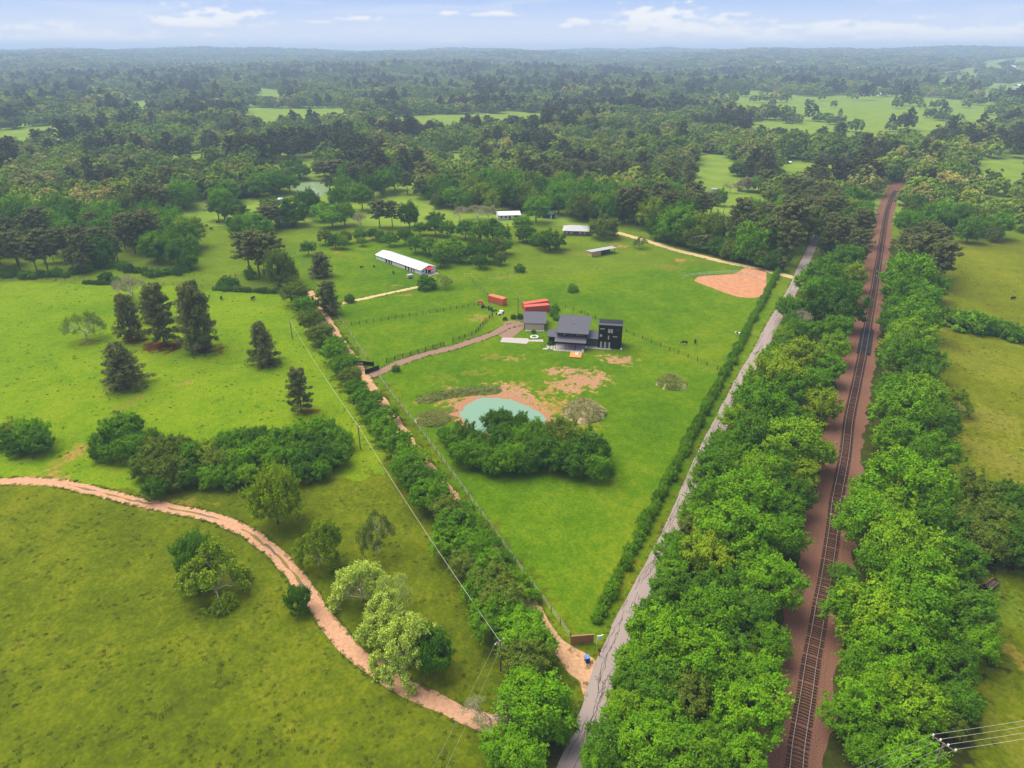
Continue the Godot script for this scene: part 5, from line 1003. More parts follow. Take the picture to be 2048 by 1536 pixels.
func yard() -> void:
	# the roadside corner of the property
	var a := Vector3(PANEL[0][0], 0, PANEL[0][1])
	var b := Vector3(PANEL[1][0], 0, PANEL[1][1])
	var p := thing("board_screen", "brown cedar board screen at the road corner", "fence panel", a, -atan2(b.z - a.z, b.x - a.x))
	var len := a.distance_to(b)
	for k in 9:
		part(p, "board", "cedar_boards", Vector3(0, 0.06 + k * 0.19, 0.0), Vector3(len, 0.235 + k * 0.19, 0.03 + 0.004 * (k % 3)))
	for x in [0.0, len * 0.5, len - 0.12]:
		part(p, "post", "weathered_wood", Vector3(x, 0, -0.13), Vector3(x + 0.12, 1.8, -0.01))
	part(p, "cap", "cedar_boards", Vector3(-0.05, 1.775, -0.14), Vector3(len + 0.05, 1.82, 0.06))
	var s := thing("sign_post", "white post with a hanging sign board beside the cedar screen", "sign", Vector3(SIGN[0], 0, SIGN[1]), 0.35)
	part(s, "post", "white_paint", Vector3(-0.06, 0, -0.06), Vector3(0.06, 1.9, 0.06))
	part(s, "arm", "white_paint", Vector3(0.06, 1.62, -0.05), Vector3(1.0, 1.72, 0.05))
	part(s, "board", "white_paint", Vector3(0.2, 1.0, -0.02), Vector3(0.9, 1.55, 0.02))
	var m := thing("mailbox", "mailbox on a wooden post beside the paved road", "mailbox", Vector3(MAILBOX[0], 0, MAILBOX[1]), 0.4)
	part(m, "post", "cedar_boards", Vector3(-0.07, 0, -0.07), Vector3(0.07, 1.05, 0.07))
	var box := MB.new()
	for k in 8:
		var t0 := PI * k / 8
		var t1 := PI * (k + 1) / 8
		box.quad(Vector3(cos(t0) * 0.16, 1.16 + sin(t0) * 0.16, -0.28), Vector3(cos(t1) * 0.16, 1.16 + sin(t1) * 0.16, -0.28), Vector3(cos(t1) * 0.16, 1.16 + sin(t1) * 0.16, 0.28), Vector3(cos(t0) * 0.16, 1.16 + sin(t0) * 0.16, 0.28))
	box.box(Vector3(-0.16, 1.055, -0.28), Vector3(0.16, 1.16, 0.28))
	build(box, "box", "black_paint", m)
	var w := thing("wheelie_bin", "blue wheelie bin standing at the property corner", "bin", Vector3(BIN[0], 0, BIN[1]), 0.2)
	var body := MB.new()
	body.hexa([Vector3(-0.26, 0.08, -0.3), Vector3(0.26, 0.08, -0.3), Vector3(0.26, 0.08, 0.3), Vector3(-0.26, 0.08, 0.3), Vector3(-0.34, 1.08, -0.4), Vector3(0.34, 1.08, -0.4), Vector3(0.34, 1.08, 0.4), Vector3(-0.34, 1.08, 0.4)])
	build(body, "body", "bin_blue", w)
	part(w, "lid", "bin_lid", Vector3(-0.36, 1.085, -0.42), Vector3(0.36, 1.15, 0.42))
	for x in [-0.3, 0.3]:
		var wh := MB.new()
		wh.tube(Vector3(x - 0.04, 0.12, -0.32), Vector3(x + 0.04, 0.12, -0.32), 0.12, 0.12, 10)
		build(wh, "wheel", "black_paint", w)
	# small things near the barn and the paddock
	var tr := thing("stock_trailer", "small grey trailer at the corner of the long white barn", "trailer", Vector3(-41.5, 0, -268.5), 0.5)
	part(tr, "bed", "grey_roof", Vector3(-1.1, 0.5, -0.8), Vector3(1.1, 1.5, 0.8))
	part(tr, "drawbar", "black_paint", Vector3(1.1, 0.45, -0.06), Vector3(2.0, 0.55, 0.06))
	for z in [-0.9, 0.82]:
		var wh := MB.new()
		wh.tube(Vector3(0, 0.3, z), Vector3(0, 0.3, z + 0.1), 0.3, 0.3, 12)
		build(wh, "wheel", "black_paint", tr)
	for q in [[-9.5, -232.5, "rusty farm implements heaped beside the orange container", "horse_coat"], [-7.0, -229.5, "dark green farm machinery in front of the orange container", "teal_wall"], [-11.5, -236.5, "brown implement frame left of the orange container", "container_red"], [-4.2, -226.0, "white tank trailer at the end of the black fence", "white_paint"]]:
		var o := thing("farm_implement", q[2], "farm machinery", Vector3(q[0], 0, q[1]), rng.randf() * 3.0, "machinery parked by the orange container")
		var f := MB.new()
		f.box(Vector3(-1.5, 0.35, -0.1), Vector3(1.5, 0.5, 0.1)); f.box(Vector3(-0.1, 0.352, -0.9), Vector3(0.1, 0.502, 0.9)); f.box(Vector3(0.4, 0.505, -0.6), Vector3(1.3, 1.1, 0.6))
		build(f, "frame", q[3], o)
		for x in [-1.2, 1.2]:
			var wh := MB.new()
			wh.tube(Vector3(x, 0.35, -0.75), Vector3(x, 0.35, -0.6), 0.35, 0.35, 12); wh.tube(Vector3(x, 0.35, 0.6), Vector3(x, 0.35, 0.75), 0.35, 0.35, 12)
			build(wh, "wheel_pair", "black_paint", o)
	var pl := thing("ring_planter", "round white stone planter on the lawn in front of the garage", "planter", Vector3(7.2, 0, -204.5))
	for k in 10:
		var t := TAU * k / 10
		var st := part(pl, "stone", "white_wall", Vector3(-0.4, 0, -0.2), Vector3(0.4, 0.3, 0.2))
		st.position = Vector3(cos(t) * 1.1, 0, sin(t) * 1.1)
		st.rotation.y = PI / 2 - t
	var fd := thing("deer_stand", "small white box stand at the hedge of the right pasture", "hunting stand", Vector3(167.5, 0, -206.0), 0.3)
	part(fd, "cabin", "white_wall", Vector3(-0.9, 0.9, -0.8), Vector3(0.9, 2.6, 0.8))
	part(fd, "roof", "grey_roof", Vector3(-1.0, 2.605, -0.9), Vector3(1.0, 2.7, 0.9))
	for x in [-0.8, 0.7]:
		for z in [-0.7, 0.6]:
			part(fd, "leg", "weathered_wood", Vector3(x, 0, z), Vector3(x + 0.1, 0.9, z + 0.1))
	var logs := thing("log_pile", "brown pile of cut logs at the edge of the right tree belt", "log pile", Vector3(LOGS[0], 0, LOGS[1]), 0.5)
	for k in 9:
		var lg := MB.new()
		lg.tube(Vector3(-1.5 + rng.randf_range(-0.3, 0.3), 0.18 + 0.3 * (k / 4), (k % 4) * 0.36 - 0.55 + 0.15 * (k / 4)), Vector3(1.5 + rng.randf_range(-0.3, 0.3), 0.18 + 0.3 * (k / 4), (k % 4) * 0.36 - 0.55 + rng.randf_range(-0.1, 0.1)), 0.18, 0.15, 7)
		build(lg, "log", "bark", logs)
	# gate wings where the driveway meets the lane
	for q in [[[-47.6, -183.4], [-40.5, -182.0], "black solid gate wing on the far side of the driveway"], [[-41.8, -176.6], [-38.6, -179.6], "black solid gate wing on the near side of the driveway"]]:
		var g0 := Vector3(q[0][0], 0, q[0][1])
		var g1 := Vector3(q[1][0], 0, q[1][1])
		var g := thing("gate_wing", q[2], "fence panel", g0, -atan2(g1.z - g0.z, g1.x - g0.x), "gate wings at the driveway")
		var gl := g0.distance_to(g1)
		for k in 6:
			part(g, "board", "black_paint", Vector3(0, 0.05 + k * 0.22, -0.03), Vector3(gl, 0.26 + k * 0.22, 0.0))
		for x in [-0.15, gl]:
			part(g, "post", "black_paint", Vector3(x, 0, -0.1), Vector3(x + 0.15, 1.6, 0.08))
		if q[2].contains("far"):
			part(g, "plaque", "tan_wall", Vector3(gl * 0.3, 0.3, 0.001), Vector3(gl * 0.55, 0.85, 0.03))


func fence(pts: Array, called: String, label: String, spacing: float, post_h: float, post_r: float, rails: Array, rail_r: float, post_mat: String, rail_mat: String) -> void:
	var l := smooth_line(pts, 0.5)
	var f := thing(called, label, "fence")
	var box := MB.new()
	box.box(Vector3(-post_r, 0, -post_r), Vector3(post_r, post_h, post_r))
	var post := box.mesh()
	var spots := PackedVector2Array()
	var run := 0.0
	var next := 0.0
	for k in l.size():
		if k > 0:
			run += l[k].distance_to(l[k - 1])
		if run >= next or k == l.size() - 1:
			next = run + spacing
			spots.append(l[k])
	for s in spots:
		var o := MeshInstance3D.new()
		o.mesh = post
		o.material_override = mats[post_mat]
		o.position = Vector3(s.x, 0, s.y)
		o.rotation = Vector3(rng.randf_range(-0.04, 0.04), rng.randf(), rng.randf_range(-0.04, 0.04)) if post_mat == "weathered_wood" else Vector3.ZERO
		put(o, "post", f)
	for y in rails:
		var mb := MB.new()
		for k in spots.size() - 1:
			mb.tube(Vector3(spots[k].x, y, spots[k].y), Vector3(spots[k + 1].x, y, spots[k + 1].y), rail_r, rail_r, 4)
		build(mb, "rail" if rail_r > 0.03 else "wire", rail_mat, f)


func fences() -> void:
	var wires := [0.35, 0.75, 1.15]
	fence(FENCE_LANE, "wire_fence", "wire fence along the dirt lane below the driveway", 3.0, 1.3, 0.06, wires, 0.014, "weathered_wood", "galvanised")
	fence(FENCE_UP, "wire_fence", "wire fence along the lane above the driveway gate", 3.5, 1.3, 0.06, wires, 0.014, "weathered_wood", "galvanised")
	fence(FENCE_ROAD_N, "wire_fence", "dark wire fence dividing the two barn paddocks", 2.2, 1.3, 0.08, [0.4, 0.8, 1.2], 0.025, "black_paint", "black_paint")
	fence(FENCE_MID, "wire_fence", "wire fence right of the barn lane end", 3.0, 1.3, 0.07, wires, 0.02, "weathered_wood", "weathered_wood")
	fence(FENCE_DIAG, "wire_fence", "grey wire fence running down to the containers", 3.0, 1.3, 0.07, wires, 0.02, "weathered_wood", "weathered_wood")
	fence(FENCE_BACK, "wire_fence", "dark wire fence behind the black house", 3.5, 1.3, 0.08, wires, 0.02, "black_paint", "black_paint")
	fence(FENCE_LEFT, "wire_fence", "overgrown wire fence along the top of the left pasture", 4.0, 1.2, 0.08, wires, 0.02, "weathered_wood", "weathered_wood")
	fence(BLACK1, "rail_fence", "black rail fence beside the driveway near the gate", 2.4, 1.35, 0.1, [0.35, 0.75, 1.15], 0.055, "black_paint", "black_paint")
	fence(BLACK2, "rail_fence", "black rail fence bending towards the orange container", 2.4, 1.35, 0.1, [0.35, 0.75, 1.15], 0.055, "black_paint", "black_paint")
	fence(ARENAFENCE, "pipe_fence", "grey pipe fence round the far side of the riding arena", 2.4, 1.4, 0.06, [0.4, 0.9, 1.35], 0.04, "galvanised", "galvanised")


func sag(mb: MB, a: Vector3, b: Vector3, drop: float, r: float) -> void:
	var last := a
	for k in 16:
		var t := (k + 1) / 16.0
		var p := a.lerp(b, t) - Vector3(0, drop * 4.0 * t * (1.0 - t), 0)
		mb.tube(last, p, r, r, 3)
		last = p


func poles() -> void:
	var labels := ["weathered utility pole with two crossarms beside the hedgerow", "dark utility pole at the right end of the left thicket", "dark utility pole in the upper left pasture", "small pole beside the overgrown pasture fence", "tall dark utility pole beside the garage", "utility pole in the far middle clearing"]
	for k in POLES.size():
		var q: Array = POLES[k]
		var o := thing("utility_pole", labels[k], "utility pole", Vector3(q[0], 0, q[1]), 0.7 if k == 0 else 0.2)
		var mb := MB.new()
		mb.tube(Vector3(0, -0.2, 0), Vector3(0, q[2], 0), 0.15, 0.11, 8)
		build(mb, "shaft", "weathered_wood", o)
		if k == 0:
			part(o, "crossarm", "weathered_wood", Vector3(-0.9, q[2] - 0.45, -0.16), Vector3(0.9, q[2] - 0.3, -0.1))
			part(o, "crossarm", "weathered_wood", Vector3(-0.1, q[2] - 1.0, -0.9), Vector3(0.1, q[2] - 0.86, 0.9))
			for x in [-0.8, 0.8]:
				part(o, "insulator", "insulator", Vector3(x - 0.06, q[2] - 0.29, -0.19), Vector3(x + 0.06, q[2] - 0.1, -0.07))
		else:
			part(o, "transformer" if k == 4 else "cap", "galvanised", Vector3(0.12, q[2] - 1.1, -0.16), Vector3(0.42, q[2] - 0.5, 0.16))
	var a := Vector3(POLES[0][0], POLES[0][2] - 0.15, POLES[0][1])
	var b := Vector3(POLES[1][0], POLES[1][2] - 0.1, POLES[1][1])
	var c := Vector3(POLES[2][0], POLES[2][2] - 0.1, POLES[2][1])
	for q in [[[a, b], "pale power line from the hedgerow pole to the thicket pole", 0.9, 0.024], [[b, c], "pale power line from the thicket pole to the upper pasture pole", 1.0, 0.024], [[a + Vector3(-0.7, -0.1, 0.1), Vector3(-14.5, 6.5, -40.0)], "power line running down to the bottom edge, left of the two", 0.5, 0.014], [[a + Vector3(0.2, -0.6, 0.1), Vector3(-12.6, 6.2, -40.0)], "power line running down to the bottom edge, right of the two", 0.5, 0.014]]:
		var mb := MB.new()
		sag(mb, q[0][0], q[0][1], q[2], q[3])
		tag(build(mb, "power_line", "wire"), q[1], "power line", "power lines")
	var p: Array = POLE_R
	var o := thing("utility_pole", "utility pole with slanted white insulator crossarm in the lower right trees", "utility pole", Vector3(p[0], 0, p[1]), deg_to_rad(-52))
	var sh := MB.new()
	sh.tube(Vector3(0, -0.2, 0), Vector3(0, p[2], 0), 0.17, 0.12, 8)
	build(sh, "shaft", "weathered_wood", o)
	part(o, "crossarm", "weathered_wood", Vector3(-1.3, p[2] - 0.3, -0.22), Vector3(1.3, p[2] - 0.16, -0.13))
	for x in [-1.25, -0.45, 0.4, 1.2]:
		part(o, "insulator", "insulator", Vector3(x - 0.09, p[2] - 0.155, -0.26), Vector3(x + 0.09, p[2] + 0.12, -0.09))
	var k := 0
	for x in [-1.25, -0.45, 0.4, 1.2]:
		var at: Vector3 = o.transform * Vector3(x, p[2] + 0.12, -0.17)
		var mb := MB.new()
		sag(mb, at, at + Vector3(40.0, 0.4, -7.0), 0.6, 0.017)
		sag(mb, at, at + Vector3(-36.0, -0.2, 13.0), 0.6, 0.017)
		tag(build(mb, "power_line", "wire"), ["uppermost of the four power lines crossing the lower right corner", "second from the top of the lower right power lines", "third from the top of the lower right power lines", "lowest of the four power lines crossing the lower right corner"][k], "power line", "power lines")
		k += 1


# ---------------------------------------------------------------- animals
func blob(bones: Array, cell: float, paint: Callable) -> ArrayMesh:
	# bones: [a, b, ra, rb]; surface nets over the smooth union of tapered capsules
	var lo: Vector3 = Vector3.INF
	var hi: Vector3 = -Vector3.INF
	for b in bones:
		for q in [0, 1]:
			lo = lo.min(b[q] - Vector3.ONE * (b[2 + q] + cell * 2.0)); hi = hi.max(b[q] + Vector3.ONE * (b[2 + q] + cell * 2.0))
	var n: Vector3i = Vector3i(((hi - lo) / cell).ceil()) + Vector3i.ONE
	var f := PackedFloat32Array()
	f.resize(n.x * n.y * n.z)
	for z in n.z:
		for y in n.y:
			for x in n.x:
				var p: Vector3 = lo + Vector3(x, y, z) * cell
				var s := 0.0
				for b in bones:
					var ab: Vector3 = b[1] - b[0]
					var t := clampf((p - b[0]).dot(ab) / ab.length_squared(), 0.0, 1.0)
					s += exp(-24.0 * (p.distance_to(b[0] + ab * t) - lerpf(b[2], b[3], t)))
				f[(z * n.y + y) * n.x + x] = -log(maxf(s, 1e-12)) / 24.0
	var cells := {}
	var mb := MB.new()
	var corner := [Vector3i(0, 0, 0), Vector3i(1, 0, 0), Vector3i(0, 1, 0), Vector3i(1, 1, 0), Vector3i(0, 0, 1), Vector3i(1, 0, 1), Vector3i(0, 1, 1), Vector3i(1, 1, 1)]
	for z in n.z - 1:
		for y in n.y - 1:
			for x in n.x - 1:
				var sum := Vector3.ZERO
				var k := 0
				for e in [[0, 1], [2, 3], [4, 5], [6, 7], [0, 2], [1, 3], [4, 6], [5, 7], [0, 4], [1, 5], [2, 6], [3, 7]]:
					var c0: Vector3i = corner[e[0]] + Vector3i(x, y, z)
					var c1: Vector3i = corner[e[1]] + Vector3i(x, y, z)
					var a := f[(c0.z * n.y + c0.y) * n.x + c0.x]
					var b := f[(c1.z * n.y + c1.y) * n.x + c1.x]
					if (a < 0.0) != (b < 0.0):
						sum += Vector3(c0).lerp(Vector3(c1), a / (a - b))
						k += 1
				if k:
					cells[Vector3i(x, y, z)] = mb.v.size()
					var p: Vector3 = lo + sum / k * cell
					mb.v.append(p)
					mb.c.append(paint.call(p))
	for q in cells:
		for ax in [[Vector3i(1, 0, 0), Vector3i(0, 1, 0), Vector3i(0, 0, 1)], [Vector3i(0, 1, 0), Vector3i(0, 0, 1), Vector3i(1, 0, 0)], [Vector3i(0, 0, 1), Vector3i(1, 0, 0), Vector3i(0, 1, 0)]]:
			var c1: Vector3i = q + ax[0]
			if c1.x >= n.x or c1.y >= n.y or c1.z >= n.z:
				continue
			var a := f[(q.z * n.y + q.y) * n.x + q.x]
			var b := f[(c1.z * n.y + c1.y) * n.x + c1.x]
			if (a < 0.0) != (b < 0.0) and cells.has(q - ax[1]) and cells.has(q - ax[2]) and cells.has(q - ax[1] - ax[2]):
				mb.i.append_array([cells[q], cells[q - ax[1]], cells[q - ax[1] - ax[2]], cells[q], cells[q - ax[1] - ax[2]], cells[q - ax[2]]])
	return mb.mesh()


func animals() -> void:
	var cow := []
	cow.append([Vector3(-0.65, 1.0, 0), Vector3(0.05, 0.95, 0), 0.30, 0.36]); cow.append([Vector3(0.05, 0.95, 0), Vector3(0.65, 1.02, 0), 0.36, 0.30])
	cow.append([Vector3(0.7, 1.1, 0), Vector3(1.1, 0.85, 0), 0.2, 0.14]); cow.append([Vector3(1.1, 0.85, 0), Vector3(1.3, 0.5, 0), 0.14, 0.09])
	cow.append([Vector3(1.1, 0.95, -0.2), Vector3(1.1, 0.95, 0.2), 0.05, 0.05]); cow.append([Vector3(-0.9, 1.1, 0), Vector3(-0.98, 0.5, 0), 0.04, 0.035])
	var horse := []
	horse.append([Vector3(-0.6, 1.12, 0), Vector3(0.0, 1.05, 0), 0.28, 0.28]); horse.append([Vector3(0.0, 1.05, 0), Vector3(0.6, 1.12, 0), 0.28, 0.26])
	horse.append([Vector3(0.7, 1.2, 0), Vector3(1.2, 0.85, 0), 0.17, 0.11]); horse.append([Vector3(1.2, 0.85, 0), Vector3(1.35, 0.4, 0), 0.11, 0.07])
	horse.append([Vector3(1.15, 0.98, -0.09), Vector3(1.12, 1.1, -0.1), 0.04, 0.025]); horse.append([Vector3(-0.85, 1.15, 0), Vector3(-1.0, 0.4, 0), 0.07, 0.05])
	for s in [-0.2, 0.2]:
		cow.append([Vector3(0.55, 0.8, s), Vector3(0.55, 0.42, s), 0.13, 0.075]); cow.append([Vector3(0.55, 0.42, s), Vector3(0.56, 0.05, s), 0.07, 0.06])
		cow.append([Vector3(-0.65, 0.85, s), Vector3(-0.5, 0.6, s), 0.17, 0.1]); cow.append([Vector3(-0.5, 0.6, s), Vector3(-0.72, 0.42, s), 0.09, 0.065]); cow.append([Vector3(-0.72, 0.42, s), Vector3(-0.66, 0.05, s), 0.065, 0.06])
		horse.append([Vector3(0.52, 0.95, s * 0.85), Vector3(0.52, 0.5, s * 0.85), 0.13, 0.065]); horse.append([Vector3(0.52, 0.5, s * 0.85), Vector3(0.53, 0.05, s * 0.85), 0.055, 0.055])
		horse.append([Vector3(-0.65, 1.0, s * 0.85), Vector3(-0.45, 0.75, s * 0.85), 0.17, 0.1]); horse.append([Vector3(-0.45, 0.75, s * 0.85), Vector3(-0.7, 0.52, s * 0.85), 0.09, 0.06]); horse.append([Vector3(-0.7, 0.52, s * 0.85), Vector3(-0.64, 0.05, s * 0.85), 0.055, 0.055])
	var black := func(_p: Vector3) -> Color: return Color.WHITE
	var spots := func(p: Vector3) -> Color: return Color(0.02, 0.016, 0.014) if sin(p.x * 5.0 + 0.6) + 0.5 * sin(p.y * 7.0) > 0.25 else Color(0.70, 0.66, 0.60)
	var cow_mesh := blob(cow, 0.075, black)
	var horse_mesh := blob(horse, 0.075, black)
	var pied_mesh := blob(horse, 0.075, spots)
	var where := ["leftmost black cow of the herd in the far grass strip", "second black cow from the left in the far grass strip", "third black cow from the left in the far grass strip", "nearest black cow of the herd in the far grass strip", "black cow at the tree edge of the far grass strip", "black cow behind the pine clump in the left pasture", "black cow near the hedgerow in the upper left pasture", "black cow grazing alone in the right pasture", "black calf left of the long white barn", "black calf nearer the long white barn wall", "black cow in front of the long white barn"]
	for k in COWS.size():
		var o := MeshInstance3D.new()
		o.mesh = cow_mesh
		o.material_override = mats["cow_coat"]
		put(o, "cow")
		o.position = Vector3(COWS[k][0], 0.02, COWS[k][1])
		o.rotation.y = COWS[k][2]
		o.scale = Vector3.ONE * (1.0 if k < 8 or k == 10 else 0.8)
		tag(o, where[k], "cow", "cattle on the pastures")
	for k in 3:
		var o := MeshInstance3D.new()
		o.mesh = pied_mesh if k == 2 else horse_mesh
		o.material_override = mats["pied_coat" if k == 2 else "horse_coat"]
		put(o, "horse")
		o.position = Vector3(HORSES[k][0], 0.02, HORSES[k][1])
		o.rotation.y = HORSES[k][2]
		tag(o, ["left one of two dark horses grazing behind the house field", "right one of two dark horses grazing behind the house field", "black and white horse beside the road hedge"][k], "horse", "horses in the paddock")


func mounds() -> void:
	var labels := ["round grassy earth mound alone on the lawn near the road hedge", "large brown weedy earth mound right of the turquoise pond", "low weedy earth mound left of the turquoise pond"]
	for k in MOUNDS.size():
		var q: Array = MOUNDS[k]
		var o := thing("earth_mound", labels[k], "mound", Vector3(q[0], 0, q[1]))
		mound(o, q[2], q[3] * 0.62, [Color(0.30, 0.30, 0.09), Color(0.40, 0.30, 0.18), Color(0.28, 0.24, 0.09)][k], k)
	var l := smooth_line(BERM, 1.2)
	var o := thing("earth_berm", "long weedy earth bank behind the turquoise pond", "bank")
	var bank := MB.new()
	for k in range(0, l.size()):
		dome(bank, Vector3(l[k].x, 0, l[k].y), 2.6, 0.85, Color(0.085, 0.10, 0.022), k)
	build(bank, "soil", "dead_grass", o)
	var g := MB.new()
	for k in 2600:
		var q: Vector2 = l[rng.randi() % l.size()] + Vector2(rng.randf_range(-2.4, 2.4), rng.randf_range(-1.6, 1.6))
		g.leaf(Vector3(q.x, rng.randf_range(0.3, 0.9), q.y), rand_dir(), rand_dir(), rng.randf_range(0.15, 0.35), 0.08, Color(0.14, 0.18, 0.03) * rng.randf_range(0.6, 1.2))
	build(g, "weeds", "dead_grass", o).set_meta("kind", "stuff")


func dome(mb: MB, at: Vector3, r: float, h: float, col: Color, seed_: int) -> void:
	var n := 28
	var first := mb.v.size()
	for j in 9:
		for i in n:
			var a := TAU * i / n
			var t := j / 8.0
			var rr := r * t * (1.0 + 0.18 * shape.get_noise_2d(cos(a) * 1.3 + seed_ * 9.0, sin(a) * 1.3))
			var p := Vector3(cos(a) * rr, h * pow(maxf(1.0 - t * t, 0.0), 0.8) * (1.0 + 0.5 * shape.get_noise_2d(cos(a) * t * 1.2 + seed_ * 7.0, sin(a) * t * 1.2)) - 0.02, sin(a) * rr)
			mb.v.append(at + p)
			var v := 0.75 + 0.6 * (shape.get_noise_2d(p.x * 1.3 + seed_ * 5.0, p.z * 1.3) + 0.5)
			mb.c.append(Color(col.r * v, col.g * v, col.b * v))
	for j in 8:
		for i in n:
			var a := first + j * n + i
			var b := first + j * n + (i + 1) % n
			mb.i.append_array([a, b, b + n, a, b + n, a + n])


func mound(o: Node3D, r: float, h: float, col: Color, seed_: int) -> void:
	var mb := MB.new()
	dome(mb, Vector3.ZERO, r, h, col, seed_)
	build(mb, "soil", "dead_grass", o)
	var g := MB.new()
	for k in 5200:
		var a := rng.randf() * TAU
		var t := sqrt(rng.randf())
		var y := h * pow(1.0 - t * t * 0.98, 0.8) * (1.0 + 0.5 * shape.get_noise_2d(cos(a) * t * 1.2 + seed_ * 7.0, sin(a) * t * 1.2))
		var p := Vector3(cos(a) * r * t, y, sin(a) * r * t)
		var tint := Color(0.25, 0.33, 0.04) if rng.randf() < [0.85, 0.55, 0.75][seed_] else Color(0.55, 0.44, 0.27)
		var v := rng.randf_range(0.6, 1.25)
		g.leaf(p + Vector3(0, 0.12, 0), Vector3(rng.randf_range(-1, 1), rng.randf_range(0.1, 0.9), rng.randf_range(-1, 1)).normalized(), Vector3(rng.randf_range(-0.4, 0.4), rng.randf_range(-0.2, 0.2), 1.0), rng.randf_range(0.16, 0.42), rng.randf_range(0.05, 0.12), Color(tint.r * v, tint.g * v, tint.b * v))
	var w := build(g, "weeds", "dead_grass", o)
	w.set_meta("kind", "stuff")


# ---------------------------------------------------------------- grass
func tufts() -> void:
	# taller tussocks the cattle leave standing in the pastures left of the lane and right of the railway
	var mb := MB.new()
	for k in 16:
		var a := rng.randf() * TAU
		var d := Vector3(cos(a) * rng.randf_range(0.2, 0.9), 1.0, sin(a) * rng.randf_range(0.2, 0.9))
		var p := Vector3(rng.randf_range(-0.28, 0.28), 0, rng.randf_range(-0.28, 0.28))
		var s := Vector3(-sin(a), 0, cos(a)) * 0.05
		mb.tri(p - s, p + s, p + d * rng.randf_range(0.16, 0.34), tint(0.2, 0.1))
	var mm := MultiMesh.new()
	mm.transform_format = MultiMesh.TRANSFORM_3D
	mm.use_colors = true
	mm.mesh = mb.mesh()
	var poly := PackedVector2Array()
	for q in ZONE["lawn"]:
		poly.append(Vector2(q[0], q[1]))
	var spots := []
	var tries := 0
	var road := smooth_line(ROAD, 3.0)
	var rail := smooth_line(RAIL, 4.0)
	var lane := smooth_line(LANE, 2.5)
	lane.append_array(smooth_line(TRACK, 2.5))
	while spots.size() < 6000 and tries < 60000:
		tries += 1
		var z := -45.0 - 240.0 * pow(rng.randf(), 1.6)
		var p := Vector2(rng.randf_range(-0.85, 0.85) * (-z + 20.0), z)
		if shape.get_noise_2d(p.x * 0.11, p.y * 0.11) + rng.randf_range(-0.35, 0.35) < 0.12 or Geometry2D.is_point_in_polygon(p, poly):
			continue
		if near_line(p, road, 3.4) or near_line(p, rail, 7.0) or near_line(p, lane, 3.0):
			continue
		spots.append(p)
	var edge := 0
	for q in [[TRACK, 1.45, 900], [LANE, 1.4, 500], [DRIVE, 1.75, 420], [ROAD, 2.15, 700], [BARNLANE, 1.35, 160], [BACKLANE, 2.1, 260]]:
		var line := smooth_line(q[0], 0.6)
		for k in q[2]:
			var i := rng.randi_range(0, line.size() - 2)
			var d := (line[i + 1] - line[i]).normalized()
			spots.append(line[i] + Vector2(-d.y, d.x) * (q[1] + rng.randf_range(-0.3, 0.35)) * (1.0 if rng.randf() < 0.5 else -1.0))
			edge += 1
	mm.instance_count = spots.size()
	for k in spots.size():
		var s := rng.randf_range(0.4, 1.15)
		mm.set_instance_transform(k, Transform3D(Basis(Vector3.UP, rng.randf() * TAU).scaled(Vector3(s, s * rng.randf_range(0.6, 1.1), s)), Vector3(spots[k].x, 0.02, spots[k].y)))
		var c := Color(0.115, 0.165, 0.008) if k >= spots.size() - edge else Color(0.080, 0.120, 0.008) if rng.randf() < 0.7 else Color(0.13, 0.13, 0.018)
		mm.set_instance_color(k, c * rng.randf_range(0.7, 1.2))
	var o := MultiMeshInstance3D.new()
	o.multimesh = mm
	o.material_override = mats["dead_grass"]
	put(o, "grass_tussocks")
	o.set_meta("kind", "stuff")
	o.set_meta("label", "dark grass tussocks dotted over the pastures")


# ---------------------------------------------------------------- trees
func rand_dir() -> Vector3:
	var z := rng.randf_range(-1.0, 1.0)
	var a := rng.randf() * TAU
	var s := sqrt(1.0 - z * z)
	return Vector3(s * cos(a), z, s * sin(a))


func tint(a: float, warm: float) -> Color:
	var v := rng.randf_range(1.0 - a, 1.0 + a)
	var y := rng.randf_range(-warm, warm)
	return Color(v * (1.0 + y), v, v * (1.0 - y))


